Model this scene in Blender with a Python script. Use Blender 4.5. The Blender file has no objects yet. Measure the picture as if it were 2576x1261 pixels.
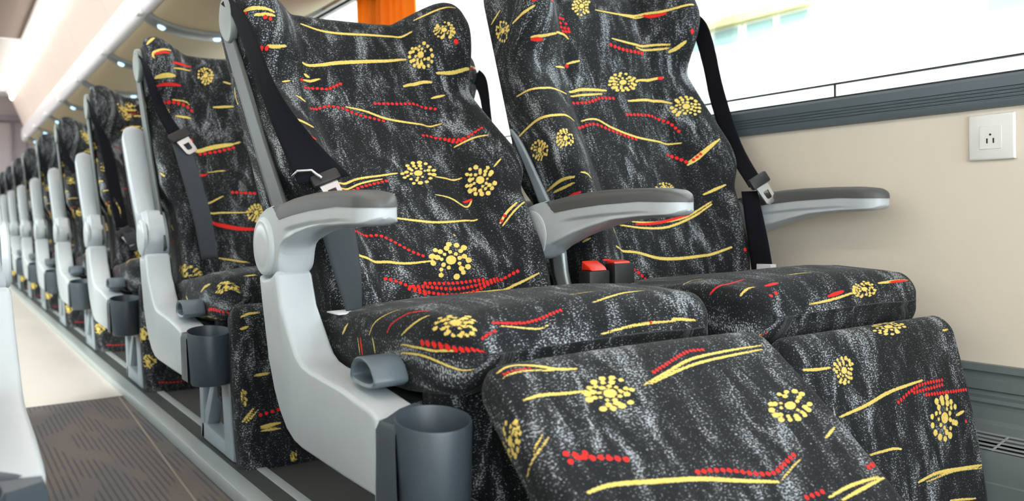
import bpy, bmesh, math, random
import numpy as np
from mathutils import Vector, Matrix

# ------------------------------------------------------------------ camera, world, lights, exposure
scene = bpy.context.scene
COL = scene.collection

def camera_axes(yaw, pitch, roll):
    fwd = Vector((math.sin(yaw)*math.cos(pitch), math.cos(yaw)*math.cos(pitch), -math.sin(pitch)))
    right = fwd.cross(Vector((0, 0, 1))).normalized()
    up = right.cross(fwd)
    c, s = math.cos(roll), math.sin(roll)
    return c*right + s*up, -s*right + c*up, fwd

_r, _u, _f = camera_axes(.5783, .0432, -.0244)
cam_data = bpy.data.cameras.new('camera')
cam = bpy.data.objects.new('camera', cam_data)
COL.objects.link(cam)
M = Matrix(((_r.x, _u.x, -_f.x, 0), (_r.y, _u.y, -_f.y, 0), (_r.z, _u.z, -_f.z, 0), (0, 0, 0, 1)))
M.translation = Vector((-.4277, -1.3852, .4886))
cam.matrix_world = M
cam_data.sensor_fit = 'HORIZONTAL'
cam_data.sensor_width = 36.0
cam_data.lens = 36.0*2189.1/2576.0
cam_data.clip_start = .02
cam_data.dof.use_dof = True
cam_data.dof.focus_distance = 1.36
cam_data.dof.aperture_fstop = 5.0
scene.camera = cam

world = bpy.data.worlds.new('world')
scene.world = world
world.use_nodes = True
bgn = world.node_tree.nodes['Background']
bgn.inputs[0].default_value = (.90, .955, 1.0, 1)
bgn.inputs[1].default_value = 4.0

# low sun from the front left: lights the building outside and, through the rear left windows, the aisle floor
sd = bpy.data.lights.new('sun', 'SUN'); sd.energy = 5.0; sd.angle = math.radians(5); sd.color = (1, .96, .90)
sun_obj = bpy.data.objects.new('sun', sd); COL.objects.link(sun_obj)
sun_obj.rotation_euler = Vector((1, .9, -.76)).to_track_quat('-Z', 'Y').to_euler()

vs = scene.view_settings
vs.view_transform = 'Standard'
vs.look = 'None'
vs.gamma = 1.0
vs.use_curve_mapping = False
vs.exposure = 0.75
scene.cycles.max_bounces = 10
scene.cycles.diffuse_bounces = 6
scene.cycles.glossy_bounces = 4
scene.cycles.transparent_max_bounces = 12
scene.cycles.caustics_reflective = False
scene.cycles.caustics_refractive = False
scene.cycles.sample_clamp_indirect = 8.0
scene.cycles.use_denoising = True

# ------------------------------------------------------------------ helpers
def empty(name, loc=(0, 0, 0), label=None, cat=None, group=None):
    o = bpy.data.objects.new(name, None); COL.objects.link(o); o.location = loc
    o.empty_display_size = .05
    tag(o, label, cat, group)
    return o

def tag(o, label=None, cat=None, group=None, kind=None):
    if label: o['label'] = label
    if cat: o['category'] = cat
    if group: o['group'] = group
    if kind: o['kind'] = kind
    return o

def link(name, me, mat, parent=None, smooth=True, kind=None):
    if mat: me.materials.append(mat)
    if smooth:
        me.polygons.foreach_set('use_smooth', [True]*len(me.polygons))
    o = bpy.data.objects.new(name, me); COL.objects.link(o)
    if parent is not None: o.parent = parent
    if kind: o['kind'] = kind
    return o

def from_bm(name, bm, mat, parent=None, smooth=True, sharp=40, kind=None):
    bmesh.ops.recalc_face_normals(bm, faces=bm.faces)
    me = bpy.data.meshes.new(name); bm.to_mesh(me); bm.free()
    o = link(name, me, mat, parent, smooth, kind)
    if smooth: me.set_sharp_from_angle(angle=math.radians(sharp))
    return o

def bm_box(bm, lo, hi, bev=0, seg=2):
    r = bmesh.ops.create_cube(bm, size=1)
    vsx = r['verts']
    for v in vsx:
        v.co = Vector([(lo[i]+hi[i])/2 + v.co[i]*(hi[i]-lo[i]) for i in range(3)])
    if bev:
        es = list({e for v in vsx for e in v.link_edges})
        bmesh.ops.bevel(bm, geom=es, offset=bev, segments=seg, profile=.5, affect='EDGES')
    return vsx

def box(name, lo, hi, mat, parent=None, bev=0, kind=None, seg=2):
    bm = bmesh.new(); bm_box(bm, lo, hi, bev, seg)
    return from_bm(name, bm, mat, parent, smooth=bev > 0, kind=kind)

def bm_prism(bm, pts, axis, a, b, bev=0, seg=3):
    """closed polygon pts (2D) extruded between a and b along axis"""
    def p3(p, w):
        if axis == 'x': return (w, p[0], p[1])
        if axis == 'y': return (p[0], w, p[1])
        return (p[0], p[1], w)
    v0 = [bm.verts.new(p3(p, a)) for p in pts]
    v1 = [bm.verts.new(p3(p, b)) for p in pts]
    n = len(pts); fs = []
    f0 = bm.faces.new(v0); f1 = bm.faces.new(v1[::-1])
    for i in range(n):
        bm.faces.new((v0[i], v1[i], v1[(i+1) % n], v0[(i+1) % n]))
    bmesh.ops.recalc_face_normals(bm, faces=list({f for v in v0+v1 for f in v.link_faces}))
    if bev:
        es = list(f0.edges)+list(f1.edges)
        bmesh.ops.bevel(bm, geom=es, offset=bev, segments=seg, profile=.5, affect='EDGES')

def prism(name, pts, axis, a, b, mat, parent=None, bev=0, seg=3, sharp=40, kind=None):
    bm = bmesh.new(); bm_prism(bm, pts, axis, a, b, bev, seg)
    return from_bm(name, bm, mat, parent, True, sharp, kind)

def smooth_poly(pts, n=4, closed=True):
    """Catmull-Rom resampling of a 2D/3D point list"""
    P = [np.array(p, float) for p in pts]; out = []
    m = len(P); rng = range(m) if closed else range(m-1)
    for i in rng:
        if closed: p0, p1, p2, p3 = P[i-1], P[i], P[(i+1) % m], P[(i+2) % m]
        else: p0, p1, p2, p3 = P[max(i-1, 0)], P[i], P[i+1], P[min(i+2, m-1)]
        for k in range(n):
            t = k/n
            out.append(tuple(.5*(2*p1+(p2-p0)*t+(2*p0-5*p1+4*p2-p3)*t*t+(3*p1-p0-3*p2+p3)*t**3)))
    if not closed: out.append(tuple(P[-1]))
    return out

def grid_mesh(name, loops, closed_loop=True, cap=True):
    """loops: array (N, K, 3) -> mesh with quads between consecutive loops"""
    L = np.asarray(loops, float); N, K = L.shape[:2]
    verts = L.reshape(-1, 3)
    i = np.arange(N-1)[:, None]; k = np.arange(K if closed_loop else K-1)[None, :]
    k2 = (k+1) % K
    q = np.stack([i*K+k, i*K+k2, (i+1)*K+k2, (i+1)*K+k], -1).reshape(-1, 4)
    faces = q.tolist()
    if cap and closed_loop:
        faces.append(list(range(K))[::-1]); faces.append([(N-1)*K+j for j in range(K)])
    me = bpy.data.meshes.new(name)
    me.from_pydata(verts.tolist(), [], faces)
    bm = bmesh.new(); bm.from_mesh(me)
    bmesh.ops.recalc_face_normals(bm, faces=bm.faces); bm.to_mesh(me); bm.free()
    me.update()
    return me

def tube(name, path, r, mat, parent=None, n=10, kind=None):
    P = [Vector(p) for p in path]; loops = []
    for i, p in enumerate(P):
        d = (P[min(i+1, len(P)-1)]-P[max(i-1, 0)]).normalized()
        a = d.cross(Vector((0, 0, 1)) if abs(d.z) < .9 else Vector((1, 0, 0))).normalized(); b = d.cross(a)
        loops.append([p+a*(r*math.cos(t))+b*(r*math.sin(t)) for t in [2*math.pi*j/n for j in range(n)]])
    return link(name, grid_mesh(name, loops), mat, parent, kind=kind)

def ribbon(name, left, right, mat, parent=None, th=.0016, n=6, kind=None):
    """woven strap between two traced edges, with real thickness"""
    A = np.array(smooth_poly(left, n, False)); B = np.array(smooth_poly(right, n, False))
    loops = []
    m = len(A); K = 7
    for i in range(m):
        d = A[min(i+1, m-1)]-A[max(i-1, 0)]; w = B[i]-A[i]
        nn = np.cross(d, w); nn /= (np.linalg.norm(nn)+1e-9)
        f = [A[i]+w*t - nn*th*.5 for t in np.linspace(0, 1, K)]
        g = [A[i]+w*t + nn*th*.5 for t in np.linspace(1, 0, K)]
        loops.append(f+g)
    me = grid_mesh(name, loops)
    return link(name, me, mat, parent, kind=kind)

# ------------------------------------------------------------------ materials
def new_mat(name):
    m = bpy.data.materials.new(name); m.use_nodes = True
    return m, m.node_tree.nodes, m.node_tree.links, m.node_tree.nodes['Principled BSDF']

def plain(name, col, rough=.5, metal=0, noise=.05, scale=30, bump=0, bscale=400, spec=.5, coat=0):
    m, N, L, P = new_mat(name)
    P.inputs['Roughness'].default_value = rough
    P.inputs['Metallic'].default_value = metal
    P.inputs['Specular IOR Level'].default_value = spec
    P.inputs['Coat Weight'].default_value = coat
    tc = N.new('ShaderNodeTexCoord')
    nz = N.new('ShaderNodeTexNoise'); nz.inputs['Scale'].default_value = scale; nz.inputs['Detail'].default_value = 3
    L.new(tc.outputs['Object'], nz.inputs['Vector'])
    mx = N.new('ShaderNodeMix'); mx.data_type = 'RGBA'
    mx.inputs[6].default_value = tuple(c*(1-noise) for c in col)+(1,)
    mx.inputs[7].default_value = tuple(min(1, c*(1+noise)) for c in col)+(1,)
    L.new(nz.outputs['Fac'], mx.inputs[0]); L.new(mx.outputs[2], P.inputs['Base Color'])
    if bump:
        n2 = N.new('ShaderNodeTexNoise'); n2.inputs['Scale'].default_value = bscale; n2.inputs['Detail'].default_value = 2
        L.new(tc.outputs['Object'], n2.inputs['Vector'])
        b = N.new('ShaderNodeBump'); b.inputs['Strength'].default_value = bump; b.inputs['Distance'].default_value = .001
        L.new(n2.outputs['Fac'], b.inputs['Height']); L.new(b.outputs['Normal'], P.inputs['Normal'])
    return m

def emit(name, col, s):
    m, N, L, P = new_mat(name)
    P.inputs['Base Color'].default_value = col+(1,)
    P.inputs['Emission Color'].default_value = col+(1,)
    P.inputs['Emission Strength'].default_value = s
    return m

def math_node(N, L, op, a, b=None, c=None, clamp=False):
    n = N.new('ShaderNodeMath'); n.operation = op; n.use_clamp = clamp
    for i, v in enumerate((a, b, c)):
        if v is None: continue
        if isinstance(v, (int, float)): n.inputs[i].default_value = v
        else: L.new(v, n.inputs[i])
    return n.outputs[0]

def fabric_material():
    """dark velour printed with grey flecks, gold strokes, gold dot flowers and red dot chains"""
    m, N, L, P = new_mat('printed_velour')
    at = N.new('ShaderNodeAttribute'); at.attribute_name = 'fab'
    V = at.outputs['Vector']
    def noise(sx, sy, scale, detail=2, rough=.5, dist=0):
        mp = N.new('ShaderNodeMapping'); mp.inputs['Scale'].default_value = (sx, sy, 1)
        L.new(V, mp.inputs['Vector'])
        n = N.new('ShaderNodeTexNoise'); n.inputs['Scale'].default_value = scale
        n.inputs['Detail'].default_value = detail; n.inputs['Roughness'].default_value = rough
        n.inputs['Distortion'].default_value = dist
        L.new(mp.outputs[0], n.inputs['Vector'])
        return n.outputs['Fac']
    def ramp(x, a, b):
        r = N.new('ShaderNodeMapRange'); r.interpolation_type = 'SMOOTHSTEP'
        r.inputs['From Min'].default_value = a; r.inputs['From Max'].default_value = b
        L.new(x, r.inputs['Value']); return r.outputs[0]
    fine = noise(.75, 1.15, 420, 2, .6)
    streak = noise(34, 12, 1, 4, .62, .5)
    cloud = noise(9, 5, 1, 2, .5)
    dens = math_node(N, L, 'MULTIPLY', ramp(streak, .40, .70), ramp(cloud, .22, .58))
    thr = math_node(N, L, 'MULTIPLY_ADD', dens, .20, fine)
    flecks = ramp(thr, .655, .70)
    sparse = ramp(noise(.8, 1.2, 330, 2, .5), .70, .74)
    fl = math_node(N, L, 'MAXIMUM', flecks, math_node(N, L, 'MULTIPLY', sparse, .8))
    haze = math_node(N, L, 'MULTIPLY', dens, .07)
    fl = math_node(N, L, 'ADD', math_node(N, L, 'MULTIPLY', fl, .8), haze, clamp=True)
    def mix(a, b, f):
        x = N.new('ShaderNodeMix'); x.data_type = 'RGBA'
        for i, v in ((0, f), (6, a), (7, b)):
            if isinstance(v, tuple): x.inputs[i].default_value = v
            else: L.new(v, x.inputs[i])
        return x.outputs[2]
    base = mix((.0045, .005, .0055, 1), (.010, .0125, .015, 1), cloud)
    grey = mix((.22, .24, .25, 1), (.55, .60, .64, 1), noise(1, 1, 90, 1))
    col = mix(base, grey, fl)
    wob = math_node(N, L, 'MULTIPLY_ADD', noise(1, 1, 420, 2), .0030, -.0015)
    def mask(name):
        a = N.new('ShaderNodeAttribute'); a.attribute_name = name
        d = math_node(N, L, 'ADD', a.outputs['Fac'], wob)
        return ramp(d, .0005, -.0005), ramp(d, .004, .0)
    ym, yh = mask('ysd'); rm, rh = mask('rsd')
    halo = math_node(N, L, 'MULTIPLY', math_node(N, L, 'MAXIMUM', yh, rh), .7)
    col = mix(col, (.006, .012, .022, 1), halo)
    gold = mix((.60, .40, .05, 1), (.86, .70, .23, 1), noise(1, 1, 160, 2))
    col = mix(col, gold, ym)
    col = mix(col, (.72, .022, .015, 1), rm)
    L.new(col, P.inputs['Base Color'])
    P.inputs['Roughness'].default_value = .85
    P.inputs['Specular IOR Level'].default_value = .25
    P.inputs['Sheen Weight'].default_value = .05
    P.inputs['Sheen Roughness'].default_value = .45
    wr = noise(14, 4, 1, 3, .5, .8)
    nap = noise(1, 1, 600, 2)
    hh = math_node(N, L, 'MULTIPLY_ADD', nap, .10, wr)
    b = N.new('ShaderNodeBump'); b.inputs['Strength'].default_value = .5; b.inputs['Distance'].default_value = .006
    L.new(hh, b.inputs['Height']); L.new(b.outputs['Normal'], P.inputs['Normal'])
    return m

def carpet_material():
    m, N, L, P = new_mat('striped_carpet')
    tc = N.new('ShaderNodeTexCoord')
    def noise(sc, scale, detail=2):
        mp = N.new('ShaderNodeMapping'); mp.inputs['Scale'].default_value = sc
        L.new(tc.outputs['Object'], mp.inputs['Vector'])
        n = N.new('ShaderNodeTexNoise'); n.inputs['Scale'].default_value = scale; n.inputs['Detail'].default_value = detail
        L.new(mp.outputs[0], n.inputs['Vector']); return n.outputs['Fac']
    def ramp(x, a, b):
        r = N.new('ShaderNodeMapRange'); r.interpolation_type = 'SMOOTHSTEP'
        r.inputs['From Min'].default_value = a; r.inputs['From Max'].default_value = b
        L.new(x, r.inputs['Value']); return r.outputs[0]
    w = N.new('ShaderNodeTexWave'); w.inputs['Scale'].default_value = 26; w.bands_direction = 'X'
    w.inputs['Distortion'].default_value = .4
    L.new(tc.outputs['Object'], w.inputs['Vector'])
    blk = ramp(noise((16, 4.5, 1), 1, 0), .38, .46)
    st = math_node(N, L, 'MULTIPLY', ramp(w.outputs['Fac'], .55, .75), blk)
    def mix(a, b, f):
        x = N.new('ShaderNodeMix'); x.data_type = 'RGBA'
        for i, v in ((0, f), (6, a), (7, b)):
            if isinstance(v, tuple): x.inputs[i].default_value = v
            else: L.new(v, x.inputs[i])
        return x.outputs[2]
    base = mix((.10, .083, .075, 1), (.19, .16, .145, 1), noise((1, 1, 1), 320, 3))
    base = mix(base, (.12, .11, .108, 1), ramp(noise((3, 1.6, 1), 1.3, 1), .4, .6))
    col = mix(base, (.03, .042, .058, 1), math_node(N, L, 'MULTIPLY', st, .55))
    L.new(col, P.inputs['Base Color']); P.inputs['Roughness'].default_value = .95
    b = N.new('ShaderNodeBump'); b.inputs['Strength'].default_value = .5; b.inputs['Distance'].default_value = .002
    L.new(noise((1, 1, 1), 500, 2), b.inputs['Height']); L.new(b.outputs['Normal'], P.inputs['Normal'])
    return m

def glass_material():
    m, N, L, P = new_mat('window_glass')
    N.remove(P)
    out = [n for n in N if n.type == 'OUTPUT_MATERIAL'][0]
    tr = N.new('ShaderNodeBsdfTransparent'); tr.inputs[0].default_value = (.95, .98, .97, 1)
    gl = N.new('ShaderNodeBsdfGlossy'); gl.inputs['Roughness'].default_value = .02
    fr = N.new('ShaderNodeFresnel'); fr.inputs[0].default_value = 1.45
    mx = N.new('ShaderNodeMixShader')
    f = math_node(N, L, 'MULTIPLY', fr.outputs[0], .5)
    L.new(f, mx.inputs[0]); L.new(tr.outputs[0], mx.inputs[1]); L.new(gl.outputs[0], mx.inputs[2])
    L.new(mx.outputs[0], out.inputs[0])
    return m

def curtain_material(name, col, k):
    m = plain(name, col, .8, noise=.06, scale=20)
    N, L = m.node_tree.nodes, m.node_tree.links
    P = N['Principled BSDF']; out = [n for n in N if n.type == 'OUTPUT_MATERIAL'][0]
    tl = N.new('ShaderNodeBsdfTranslucent'); tl.inputs[0].default_value = col+(1,)
    mx = N.new('ShaderNodeMixShader'); mx.inputs[0].default_value = k
    L.new(P.outputs[0], mx.inputs[1]); L.new(tl.outputs[0], mx.inputs[2]); L.new(mx.outputs[0], out.inputs[0])
    return m

MT = dict(
    fabric=fabric_material(),
    shell=plain('light_grey_plastic', (.49, .54, .565), .36, bump=.05, bscale=700),
    cap=plain('pale_plastic_cap', (.57, .62, .64), .30),
    pad=plain('dark_grey_pad', (.085, .088, .088), .5, bump=.08),
    cup=plain('slate_plastic', (.050, .067, .083), .40, bump=.04),
    lever=plain('mid_slate_plastic', (.105, .14, .165), .4),
    trim=plain('grey_green_trim', (.042, .053, .050), .45),
    guide=plain('belt_guide_plastic', (.17, .20, .185), .4),
    belt=plain('black_webbing', (.0075, .008, .011), .9, bump=.3, bscale=900, spec=.12),
    belt_grey=plain('grey_webbing', (.050, .060, .068), .8, bump=.3, bscale=900, spec=.2),
    steel=plain('bright_steel', (.75, .77, .80), .25, metal=1),
    frame=plain('painted_frame', (.27, .32, .35), .45),
    rail=plain('silver_rail', (.42, .47, .47), .38, metal=.35),
    groove=plain('dark_groove', (.035, .042, .04), .6),
    black=plain('black_plastic', (.012, .013, .014), .5),
    red=plain('red_button', (.85, .035, .012), .4),
    label=plain('white_label', (.80, .81, .84), .6),
    wall=plain('beige_wall', (.78, .71, .595), .6, noise=.02, bump=.05),
    sill=plain('slate_sill', (.105, .135, .155), .40),
    white=plain('white_frame', (.88, .88, .86), .35),
    socket=plain('white_socket', (.80, .81, .79), .3),
    gasket=plain('black_gasket', (.012, .014, .014), .5),
    glass=glass_material(),
    heater=plain('heater_grey', (.17, .20, .205), .45),
    heater_dark=plain('heater_dark', (.02, .024, .025), .5),
    grille=plain('grille_wire', (.34, .37, .37), .4),
    carpet=carpet_material(),
    dark_floor=plain('dark_floor', (.028, .028, .027), .8, noise=.2, scale=60),
    vinyl=plain('pale_vinyl', (.62, .58, .53), .35, noise=.06, scale=4),
    edge=plain('carpet_edge', (.24, .21, .18), .7),
    ceil=plain('ceiling_panel', (.90, .87, .84), .6),
    pinkish=plain('bin_panel', (.86, .74, .66), .55, noise=.02),
    fascia=plain('rack_fascia', (.76, .74, .76), .35),
    under=plain('rack_underside', (.50, .40, .25), .65, noise=.04),
    rib=plain('rack_rib', (.19, .195, .185), .35),
    hatch=plain('hatch_fabric', (.30, .235, .20), .9, noise=.08, scale=200),
    mauve=plain('rear_panel', (.40, .35, .36), .6),
    mauve_dark=plain('rear_header', (.23, .19, .23), .6),
    lamp=emit('reading_lamp', (.42, .72, 1.0), 1.3),
    strip=emit('ceiling_strip', (1, .97, .95), 8.5),
    curtain=curtain_material('orange_curtain', (.90, .36, .02), .5),
    blind=curtain_material('added_blind_white', (.86, .86, .84), .6),
    facade=plain('facade', (.80, .78, .74), .8, noise=.03, scale=1),
    facade_band=plain('facade_band', (.34, .33, .15), .8),
    facade_glass=plain('facade_glass', (.17, .28, .26), .3),
    facade_blue=plain('facade_blue', (.13, .22, .28), .3),
    ac=plain('ac_unit', (.34, .32, .30), .6),
    ground=plain('street', (.42, .41, .40), .9, noise=.1, scale=1),
)

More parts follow.
